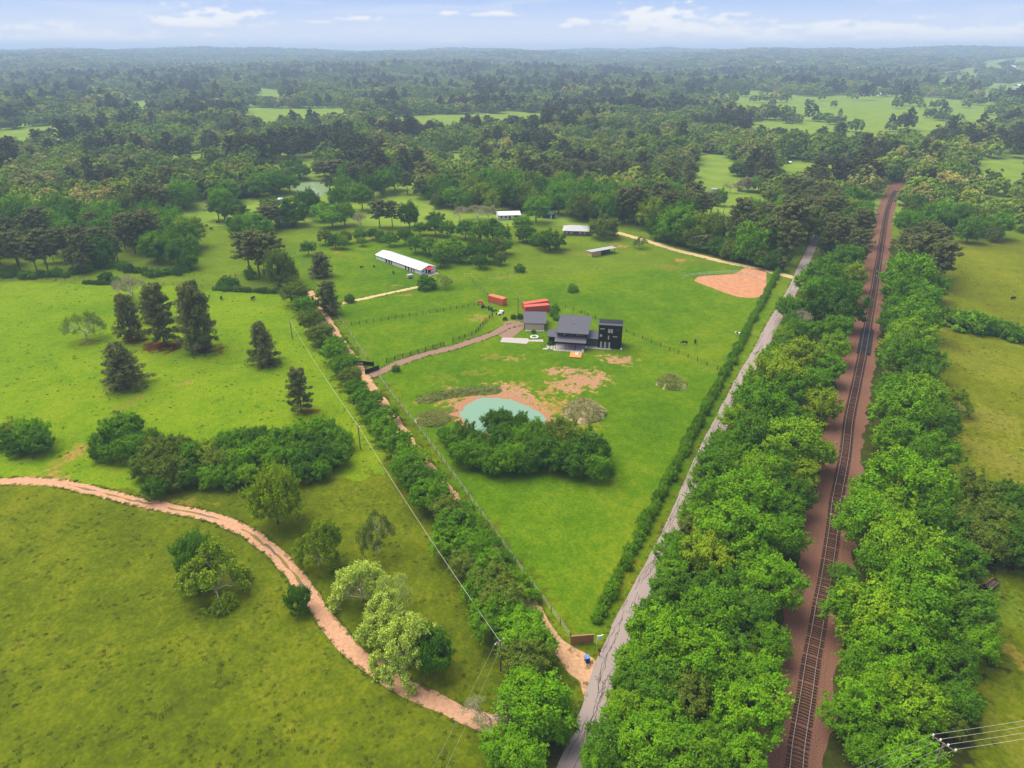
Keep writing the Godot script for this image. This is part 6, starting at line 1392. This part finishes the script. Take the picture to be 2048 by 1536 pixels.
func crown_mesh(R: float, H: float, bottom: float, clumps: int, leaves: int, l: float, w: float, gap := 0.0, lumpy := 0.28, sprigs := 0) -> ArrayMesh:
	# clumps of leaves over an uneven dome; every leaf is a folded diamond
	var mb := MB.new()
	var mid := Vector3(0, H * (1.0 + bottom) * 0.5, 0)
	var rad := Vector3(R, H * (1.0 - bottom) * 0.5, R)
	var off := rng.randf() * 100.0
	for k in clumps:
		var y := 1.0 - 1.62 * (k + 0.5) / clumps
		var a := k * 2.39996 + rng.randf_range(-0.5, 0.5)
		y = clampf(y + rng.randf_range(-0.12, 0.12), -0.85, 1.0)
		var s := sqrt(1.0 - y * y)
		var d := Vector3(s * cos(a), y, s * sin(a))
		var out := 1.0 + lumpy * 1.6 * (0.7 * shape.get_noise_3d(d.x * 0.9 + off, d.y * 0.9, d.z * 0.9) + 0.5 * shape.get_noise_3d(d.x * 2.1 + off, d.y * 2.1, d.z * 2.1))
		var roll := rng.randf()
		var inner := rng.randf_range(0.70, 0.86) if roll < 0.66 else rng.randf_range(0.86, 0.95) if roll < 0.80 else rng.randf_range(0.4, 0.62)
		if rng.randf() < gap:
			continue
		var c := mid + d * rad * out * inner
		var cr := R * (rng.randf_range(0.10, 0.24) if inner < 0.89 else rng.randf_range(0.10, 0.17))
		var shade := tint(0.2, 0.14)
		var across := d.cross(rand_dir()).normalized()
		var along := d.cross(across)
		var wide := rng.randf_range(1.0, 1.5)
		for j in leaves:
			var e := (rand_dir() + Vector3(0, 0, 0.5)).normalized() * rng.randf_range(0.55, 1.08)
			var loose := 1.0 if rng.randf() < 0.84 else rng.randf_range(1.1, 1.6)
			var o := across * (e.x * wide * loose) + along * (e.y * loose) + d * (e.z * 0.72)
			var p := c + o * cr * Vector3(1.0, 0.85, 1.0)
			var nrm := (o * 0.6 + d * 0.25 + Vector3(0, 0.5, 0) + rand_dir() * 0.6).normalized()
			var q := tint(0.2, 0.10)
			mb.leaf(p, nrm, rand_dir(), l * rng.randf_range(0.7, 1.25), w * rng.randf_range(0.7, 1.2), Color(q.r * shade.r, q.g * shade.g, q.b * shade.b))
		for j in sprigs:
			var g := (d + rand_dir() * 0.8 + Vector3(0, 0.35, 0)).normalized()
			var reach := cr * rng.randf_range(0.7, 1.7)
			var from := c + g * cr * 0.5
			for q in 9:
				var f := (q + rng.randf()) / 9.0
				var z := tint(0.2, 0.12)
				mb.leaf(from + g * reach * f + rand_dir() * (0.16 * cr * (1.2 - f)), (rand_dir() + Vector3(0, 0.8, 0)).normalized(), g, l * rng.randf_range(0.7, 1.1), w * 0.9, Color(z.r * shade.r, z.g * shade.g, z.b * shade.b))
	return mb.mesh()


func trunk_mesh(R: float, H: float, limbs: int) -> ArrayMesh:
	var mb := MB.new()
	var top := Vector3(R * rng.randf_range(-0.06, 0.06), H * 0.55, R * rng.randf_range(-0.06, 0.06))
	mb.tube(Vector3(0, -0.2, 0), top, R * 0.055, R * 0.035, 7)
	for k in limbs:
		var a := TAU * (k + rng.randf()) / limbs
		var from := top * rng.randf_range(0.4, 1.0)
		var to := Vector3(cos(a) * R * 0.6, H * rng.randf_range(0.5, 0.85), sin(a) * R * 0.6)
		var bend := from.lerp(to, 0.5) + Vector3(0, R * 0.08, 0)
		mb.tube(from, bend, R * 0.026, R * 0.018, 5)
		mb.tube(bend, to, R * 0.018, R * 0.007, 5)
	return mb.mesh()


func pine_meshes(R: float, H: float, h0: float, whorls: int, clumps: int, leaves: int, l: float, w: float, open: bool, taper := 0.5) -> Array:
	var wood := MB.new()
	var mb := MB.new()
	wood.tube(Vector3(0, -0.2, 0), Vector3(0.1, H * 0.5, 0.05), 0.24, 0.16, 7)
	wood.tube(Vector3(0.1, H * 0.5, 0.05), Vector3(0.0, H * 0.97, 0.0), 0.16, 0.04, 6)
	for k in whorls:
		var hn := clampf((k + rng.randf()) / whorls, 0.0, 1.0)
		var y := H * lerpf(h0, 0.96, hn)
		var prof := minf(1.0, 0.62 + hn * 2.4) * pow(1.0 - hn, taper) + 0.08 if open else sqrt(maxf(0.0, 1.0 - pow(absf(hn - 0.42) * 1.65, 2.0))) + 0.08
		var len := R * prof * rng.randf_range(0.5, 1.18)
		var a := k * 2.39996 + rng.randf_range(-0.4, 0.4)
		var d := Vector3(cos(a), lerpf(-0.12, 0.55, hn), sin(a))
		var from := Vector3(0.0, y, 0.0)
		var tip := from + d * len
		wood.tube(from, tip, 0.05, 0.015, 3)
		for j in clumps:
			var t := lerpf(0.35, 1.0, (j + rng.randf() * 0.8) / clumps)
			var c := from.lerp(tip, t) + rand_dir() * Vector3(0.5, 0.35, 0.5) * R * 0.2
			var cr := R * rng.randf_range(0.12, 0.19)
			var shade := tint(0.16, 0.08)
			for q in leaves:
				var e := rand_dir()
				var p := c + e * Vector3(cr, cr * 0.62, cr) * rng.randf_range(0.5, 1.05)
				var g := tint(0.22, 0.06)
				mb.leaf(p, (e * 0.6 + Vector3(0, 0.5, 0) + rand_dir() * 0.6).normalized(), rand_dir(), l * rng.randf_range(0.7, 1.2), w, Color(g.r * shade.r, g.g * shade.g, g.b * shade.b))
	return [wood.mesh(), mb.mesh()]


func twig(wood: MB, tips: Array, from: Vector3, d: Vector3, len: float, r: float, depth: int) -> void:
	var to := from + d * len
	wood.tube(from, to, r, r * 0.62, 5 if depth > 3 else 3)
	if depth == 0:
		tips.append([from, to])
		return
	var n := 3 if depth < 4 else 4
	for k in n:
		var e := (d * 1.0 + rand_dir() * 0.78 + Vector3(0, 0.16, 0)).normalized()
		twig(wood, tips, from.lerp(to, rng.randf_range(0.72, 1.0)), e, len * rng.randf_range(0.62, 0.82), r * 0.58, depth - 1)


func bare_meshes(R: float, H: float, leaves: int, l: float, low := 0.16) -> Array:
	var wood := MB.new()
	var tips := []
	wood.tube(Vector3(0, -0.2, 0), Vector3(0, H * 0.24, 0), 0.24, 0.2, 7)
	for k in 8 if low < 0.1 else 6:
		var a := TAU * k / 7.3 + rng.randf()
		twig(wood, tips, Vector3(0, H * rng.randf_range(low, 0.25), 0), Vector3(cos(a) * 0.75, rng.randf_range(0.3 if low > 0.1 else -0.05, 1.0), sin(a) * 0.75).normalized(), H * 0.25, 0.11, 4)
	var mb := MB.new()
	for t in tips:
		if rng.randf() * tips.size() > leaves:
			continue
		for k in 1 + leaves / maxi(tips.size(), 1):
			var p: Vector3 = t[0].lerp(t[1], rng.randf()) + rand_dir() * rng.randf_range(0.1, 0.6)
			mb.leaf(p, rand_dir(), rand_dir(), l * rng.randf_range(0.6, 1.2), l * 0.6, tint(0.25, 0.12))
	return [wood.mesh(), mb.mesh()]


var kinds := {}   # kind -> list of [trunk mesh, crown mesh], radius, height


func grow() -> void:
	var b := []
	for k in 5:
		b.append([trunk_mesh(6.0, 12.6, 6), crown_mesh(6.0, 12.6, [0.10, 0.16, 0.08, 0.14, 0.10][k], 112, 100, 0.26, 0.16, [0.02, 0.05, 0.1, 0.06, 0.2][k], [0.3, 0.36, 0.4, 0.32, 0.45][k], 4)])
	kinds["b"] = [b, 6.0, 12.6, "broadleaf_tree", "bark"]
	var o := []
	for k in 4:
		o.append([trunk_mesh(6.0, 10.2, 7), crown_mesh(6.0, 10.2, 0.0, 112, 96, 0.28, 0.16, 0.06, [0.34, 0.4, 0.36, 0.46][k], 4)])
	kinds["o"] = [o, 6.0, 10.2, "rounded_broadleaf_tree", "bark"]  # any rounded broadleaf tree leafy to the ground, no particular species
	var p := []
	for k in 3:
		p.append(pine_meshes([4.9, 4.4, 5.3][k], 12.0, [0.09, 0.14, 0.05][k], [66, 52, 72][k], 5, 40, 0.27, 0.12, true, [0.5, 0.36, 0.72][k]))
	kinds["p"] = [p, 4.6, 12.0, "pine_tree", "pine_bark"]
	var f := []
	for k in 3:
		f.append(pine_meshes(4.2, 15.0, 0.40, 44, 4, 36, 0.34, 0.16, false))
	kinds["f"] = [f, 4.2, 15.0, "pine_tree", "pine_bark"]
	var n := []
	n.append(bare_meshes(4.5, 9.0, 2600, 0.13))
	n.append(bare_meshes(4.5, 9.0, 3900, 0.17, 0.1))
	kinds["n"] = [n, 4.5, 9.0, "bare_tree", "pale_bark"]
	var a := []
	for k in 2:
		a.append(bare_meshes(4.5, 9.0, 17000, 0.20, 0.03))
	kinds["a"] = [a, 4.5, 9.0, "budding_tree", "pale_bark"]
	var s := []
	for k in 3:
		s.append([trunk_mesh(3.0, 3.75, 6), crown_mesh(3.0, 3.75, -0.25, 60, 60, 0.24, 0.14, 0.04, 0.36, 4)])
	kinds["s"] = [s, 3.0, 3.75, "shrub", "bark"]


const MARKS := [["black house", 22.0, -199.0], ["detached garage", 7.5, -215.0], ["long white barn", -46.0, -286.0], ["orange container", -6.0, -237.0], ["turquoise pond", -1.0, -151.0], ["round grassy mound", 44.0, -170.0], ["cedar board screen", 11.0, -78.0], ["hedgerow utility pole", -1.7, -72.7], ["thicket utility pole", -35.1, -135.8], ["upper utility pole", -70.4, -203.1],
	["railway bridge", 110.0, -197.0], ["riding arena", 100.0, -260.0], ["grey-roofed house", 32.0, -342.0], ["white-roofed house", -2.0, -378.0], ["open stock shed", 41.0, -306.0], ["far green pond", -130.0, -420.0], ["driveway gate", -43.0, -180.0], ["pine clump", -115.0, -200.0], ["broad low pine", -110.0, -176.0], ["pied horse", 70.0, -206.0], ["insulator pole", 50.3, -53.1], ["white box stand", 167.5, -206.0],
	["cow herd", -160.0, -358.0], ["half hidden white house", 144.0, -373.0], ["right pasture sapling", 97.0, -153.0], ["layered pine", -75.0, -272.0], ["trackside shrub", -27.0, -86.0], ["bend of the farm track", -46.0, -100.0], ["left track end", -110.0, -118.0], ["lane mouth", 11.0, -70.0], ["pale back lane", 88.0, -310.0], ["barn lane bush", -34.0, -262.0], ["middle clearing cabin", 158.7, -476.9], ["tan gabled house", 106.1, -486.7], ["far sand yard", -44.0, -530.0], ["teal shed", 19.6, -378.2], ["railway vanishing point", 265.0, -480.0], ["lone black cow", 185.5, -241.2], ["right pasture edge", 150.0, -260.0], ["large weedy mound", 18.4, -153.6], ["low weedy mound", -19.8, -150.0], ["grey leafless tree", -135.0, -241.0], ["white trailer", -142.9, -425.4], ["road bend", 43.8, -134.2], ["far end of the hedge", 120.0, -290.0]]
var used := {}


func where(kind: String, leaf_mat: String, at: Vector3, R: float, H: float, group: String) -> String:
	# says which tree it is: size, colour, kind and the things it stands by
	var near := []
	for m in MARKS:
		near.append([Vector2(m[1], m[2]).distance_to(Vector2(at.x, at.z)), m])
	near.sort_custom(func(a, b): return a[0] < b[0])
	var size := "small" if R < 3.2 else "large" if R > 5.2 else "mid-sized"
	var what := "%s %s %s" % [size, SHADE[leaf_mat], SORT[kind]]
	for k in 5:
		var m: Array = near[k][1]
		var d := Vector2(at.x - m[1], at.z - m[2])
		var rel := "just " if near[k][0] < 14.0 else "some way " if near[k][0] < 45.0 else "far "
		rel += ("behind" if d.y < 0.0 else "before") if absf(d.y) > absf(d.x) else ("left of" if d.x < 0.0 else "right of")
		var said := "%s %s the %s" % [what, rel, m[0]]
		if not used.has(said):
			used[said] = true
			return said
	var m0: Array = near[0][1]
	var m1: Array = near[1][1]
	var both := "%s between the %s and the %s" % [what, m0[0], m1[0]]
	if not used.has(both) and both.split(" ").size() < 17:
		used[both] = true
		return both
	return "%s of the %s" % [what, group]


func plant(kind: String, leaf_mat: String, at: Vector3, R: float, H: float, label: String, group: String, called := "") -> Node3D:
	var k: Array = kinds[kind]
	var t := thing(called if called else k[3], label, "shrub" if kind == "s" else "tree", at, rng.randf() * TAU, group)
	t.scale = Vector3(R / k[1] * rng.randf_range(0.95, 1.05), H / k[2], R / k[1] * rng.randf_range(0.95, 1.05))
	var pick := 0 if kind == "n" and leaf_mat == "n" else 1 if kind == "n" else rng.randi() % int(k[0].size())
	if kind == "b" and leaf_mat in ["g", "y"] and rng.randf() < 0.6:
		pick = 4
	var two: Array = k[0][pick]
	for q in [["trunk", two[0], k[4]], ["crown", two[1], leaf_mat]]:
		var o := MeshInstance3D.new()
		o.mesh = q[1]
		o.material_override = mats[q[2]]
		put(o, q[0], t)
	return t


const SHADE := {"c": "fresh green", "e": "deep green", "b": "bright green", "m": "mid green", "d": "dark green", "y": "yellow-green", "o": "olive green", "g": "pale green", "n": "greyish", "p": "dark"}
const SORT := {"b": "broadleaf tree", "o": "rounded leafy tree", "p": "pine", "f": "tall pine", "n": "bare-branched tree", "a": "airy budding tree", "s": "shrub"}


func trees() -> void:
	grow()
	for t in TREES:
		var g: String = GROUPS[t[6]]
		if ALONE.has(g):
			plant(t[0], t[1], Vector3(t[2], 0, t[3]), t[4], t[5], ALONE[g], "")
		else:
			plant(t[0], t[1], Vector3(t[2], 0, t[3]), t[4], t[5], where(t[0], t[1], Vector3(t[2], 0, t[3]), t[4], t[5], g), g)
	var l := smooth_line(HEDGE, 0.5)
	var run := 0.0
	var next := 0.0
	for k in range(1, l.size()):
		run += l[k].distance_to(l[k - 1])
		if run > next:
			next = run + rng.randf_range(1.5, 2.2)
			var r := rng.randf_range(0.95, 1.4)
			plant("s", "b" if rng.randf() < 0.7 else "m", Vector3(l[k].x + rng.randf_range(-0.4, 0.4), 0, l[k].y), r, r * rng.randf_range(1.4, 1.9), "leafy shrub of the long clipped hedge between lawn and paved road", "hedge along the paved road", "hedge_shrub")
	for q in OVERGROWN:
		plant("s", "d" if rng.randf() < 0.5 else "m", Vector3(q[0], 0, q[1]), q[2], q[2] * 1.2, "small dark bush grown into the upper left pasture fence", "bushes in the overgrown pasture fence")
	for q in YARDSHRUBS:
		plant("s", q[3], Vector3(q[0], 0, q[1]), q[2], q[2] * 1.4, q[4], "")


func inside(p: Vector2, polys: Array) -> bool:
	for q in polys:
		if q[1].has_point(p) and Geometry2D.is_point_in_polygon(p, q[0]):
			return true
	return false


func prepared(list: Array) -> Array:
	var out := []
	for pts in list:
		var poly := PackedVector2Array()
		for q in pts:
			poly.append(Vector2(q[0], q[1]))
		var box := Rect2(poly[0], Vector2.ZERO)
		for q in poly:
			box = box.expand(q)
		out.append([poly, box])
	return out


func woodland() -> void:
	# scattered over the wooded land: the trees nearest the camera stand as individuals, the far forest is one mass
	var open := prepared(CLEAR)
	var wood := prepared(WOOD)
	var rail := smooth_line(RAIL, 6.0)
	var pines := FastNoiseLite.new()
	pines.seed = 12; pines.frequency = 0.006; pines.fractal_octaves = 3
	var r := RandomNumberGenerator.new()
	r.seed = 77
	var spots := []
	for band in [[250.0, 700.0, 8.6, 1.08], [700.0, 1300.0, 10.0, 1.15], [1300.0, 2700.0, 13.5, 1.4], [2700.0, 7500.0, 26.0, 2.5]]:
		var step: float = band[2]
		var z := -band[1] as float
		while z < -100.0:
			var reach := minf(sqrt(band[1] * band[1] - z * z), -z * 0.86 + 60.0)
			var x := -reach
			while x < reach:
				var p := Vector2(x + r.randf_range(-0.7, 0.7) * step, z + r.randf_range(-0.7, 0.7) * step)
				x += step
				var d := p.length()
				if d < band[0] or d >= band[1] or p.y > -100.0:
					continue
				if d < 465.0 and not inside(p, wood):
					continue
				if (inside(p, open) and not (d > 900.0 and p.x > 300.0 and pines.get_noise_2d(p.x * 2.5, p.y * 2.5 + 500.0) > 0.44)) or (d < 560.0 and near_line(p, rail, 8.5)):
					continue
				if d > 480.0 and pines.get_noise_2d(p.x * 1.3 + 4000.0, p.y * 1.3) > 0.36:
					continue   # small gaps in the canopy
				spots.append([d, p, band[3], r.randf()])
			z += step
	spots.sort_custom(func(a, b): return a[0] < b[0])
	var left := {"b": 64, "o": 205, "f": 205}
	var sets := {"b0": [], "b0b": [], "b0c": [], "b1": [], "b1b": [], "p0": [], "p1": [], "b2": []}
	for s in spots:
		var p: Vector2 = s[1]
		var pn := pines.get_noise_2d(p.x, p.y) + (0.25 if p.y > -520.0 and p.x > -80.0 and p.x < 130.0 and p.y < -430.0 else 0.0) + (0.06 if p.x < -160.0 and p.y > -320.0 else -0.1 if p.x < -60.0 else -0.06)
		var is_pine: bool = pn > 0.2 + (s[3] - 0.5) * 0.4
		var size := r.randf_range(0.58, 1.3) * float(s[2]) * (1.05 + 0.4 * pines.get_noise_2d(p.x * 0.8 - 900.0, p.y * 0.8))
		var kind := "f" if is_pine else ("b" if r.randf() < 0.3 else "o")
		if left[kind] > 0 and s[0] < 620.0:
			left[kind] -= 1
			var area := "left wood behind the upper pasture" if p.x < -90.0 else "wood behind the neighbouring houses" if p.x < 100.0 else "wood left of the railway cutting" if p.x < -p.y * 0.55 else "wood right of the railway cutting"
			var lm: String = "p" if is_pine else ["b", "b", "m", "m", "d", "o", "y"][r.randi() % 7]
			plant(kind, lm, Vector3(p.x, 0, p.y), (4.3 if is_pine else 5.0) * size, (13.5 if is_pine else 10.5) * size, where(kind, lm, Vector3(p.x, 0, p.y), (4.3 if is_pine else 5.0) * size, 0.0, area), area)
			continue
		var y := height_at(p.x, p.y)
		var yaw := r.randf() * TAU
		var flat := 1.0 if s[0] < 2700.0 else 0.55
		var b := Basis(Vector3.UP, yaw).scaled(Vector3(size, size * flat * r.randf_range(0.85, 1.15), size))
		var col: Color
		if is_pine:
			col = Color(0.100, 0.112, 0.036) * r.randf_range(0.75, 1.25)
		else:
			var pick := r.randf()
			col = Color(0.145, 0.230, 0.020) if pick < 0.45 else Color(0.195, 0.285, 0.022) if pick < 0.7 else Color(0.105, 0.165, 0.022) if pick < 0.86 else Color(0.26, 0.27, 0.06)
			var lush := pines.get_noise_2d(p.x * 0.7 + 3000.0, p.y * 0.7)
			col *= r.randf_range(0.85, 1.2) * (1.15 + 0.55 * lush)
			col.r *= 1.0 + 0.3 * maxf(lush, 0.0)
		col.a = 1.0
		var key: String = "b2" if s[0] > 2700.0 else ("p" if is_pine else "b") + ("0" if s[0] < 900.0 else "1")
		if key == "b0":
			key = ["b0", "b0b", "b0c"][r.randi() % 3]
		elif key == "b1" and r.randf() < 0.5:
			key = "b1b"
		sets[key].append([Transform3D(b, Vector3(p.x, y, p.y)), col])
	var mass := Node3D.new()
	put(mass, "woodland")
	mass.set_meta("kind", "stuff")
	mass.set_meta("label", "hazy forest of mixed trees reaching to the hills on the horizon")
	var shapes := {"b0": crown_mesh(5.6, 10.5, 0.0, 52, 48, 0.52, 0.36, 0.0, 0.24), "b0b": crown_mesh(5.0, 12.0, 0.0, 52, 48, 0.52, 0.36, 0.05, 0.36), "b0c": crown_mesh(6.2, 10.0, 0.0, 56, 48, 0.52, 0.36, 0.0, 0.4), "b1": crown_mesh(5.6, 11.0, 0.0, 26, 24, 1.0, 0.72, 0.0, 0.3), "b1b": crown_mesh(6.0, 10.0, 0.0, 26, 24, 1.0, 0.72, 0.0, 0.4), "p0": pine_meshes(4.4, 14.5, 0.35, 30, 3, 10, 0.75, 0.36, false)[1], "p1": pine_meshes(4.6, 14.5, 0.3, 18, 2, 8, 1.35, 0.7, false)[1], "b2": crown_mesh(6.0, 11.0, 0.0, 16, 12, 1.9, 1.3, 0.0, 0.4)}
	for key in sets:
		var mm := MultiMesh.new()
		mm.transform_format = MultiMesh.TRANSFORM_3D
		mm.use_colors = true
		mm.mesh = shapes[key]
		mm.instance_count = sets[key].size()
		for k in sets[key].size():
			mm.set_instance_transform(k, sets[key][k][0])
			mm.set_instance_color(k, sets[key][k][1])
		var o := MultiMeshInstance3D.new()
		o.multimesh = mm
		o.material_override = mats["far_leaves"]
		put(o, {"b0": "broadleaf_woods", "b0b": "broadleaf_woods", "b0c": "broadleaf_woods", "b1b": "distant_broadleaf_woods", "b1": "distant_broadleaf_woods", "p0": "pine_woods", "p1": "distant_pine_woods", "b2": "hill_forest"}[key], mass)


func near_line(p: Vector2, l: PackedVector2Array, d: float) -> bool:
	for q in l:
		if p.distance_squared_to(q) < d * d:
			return true
	return false
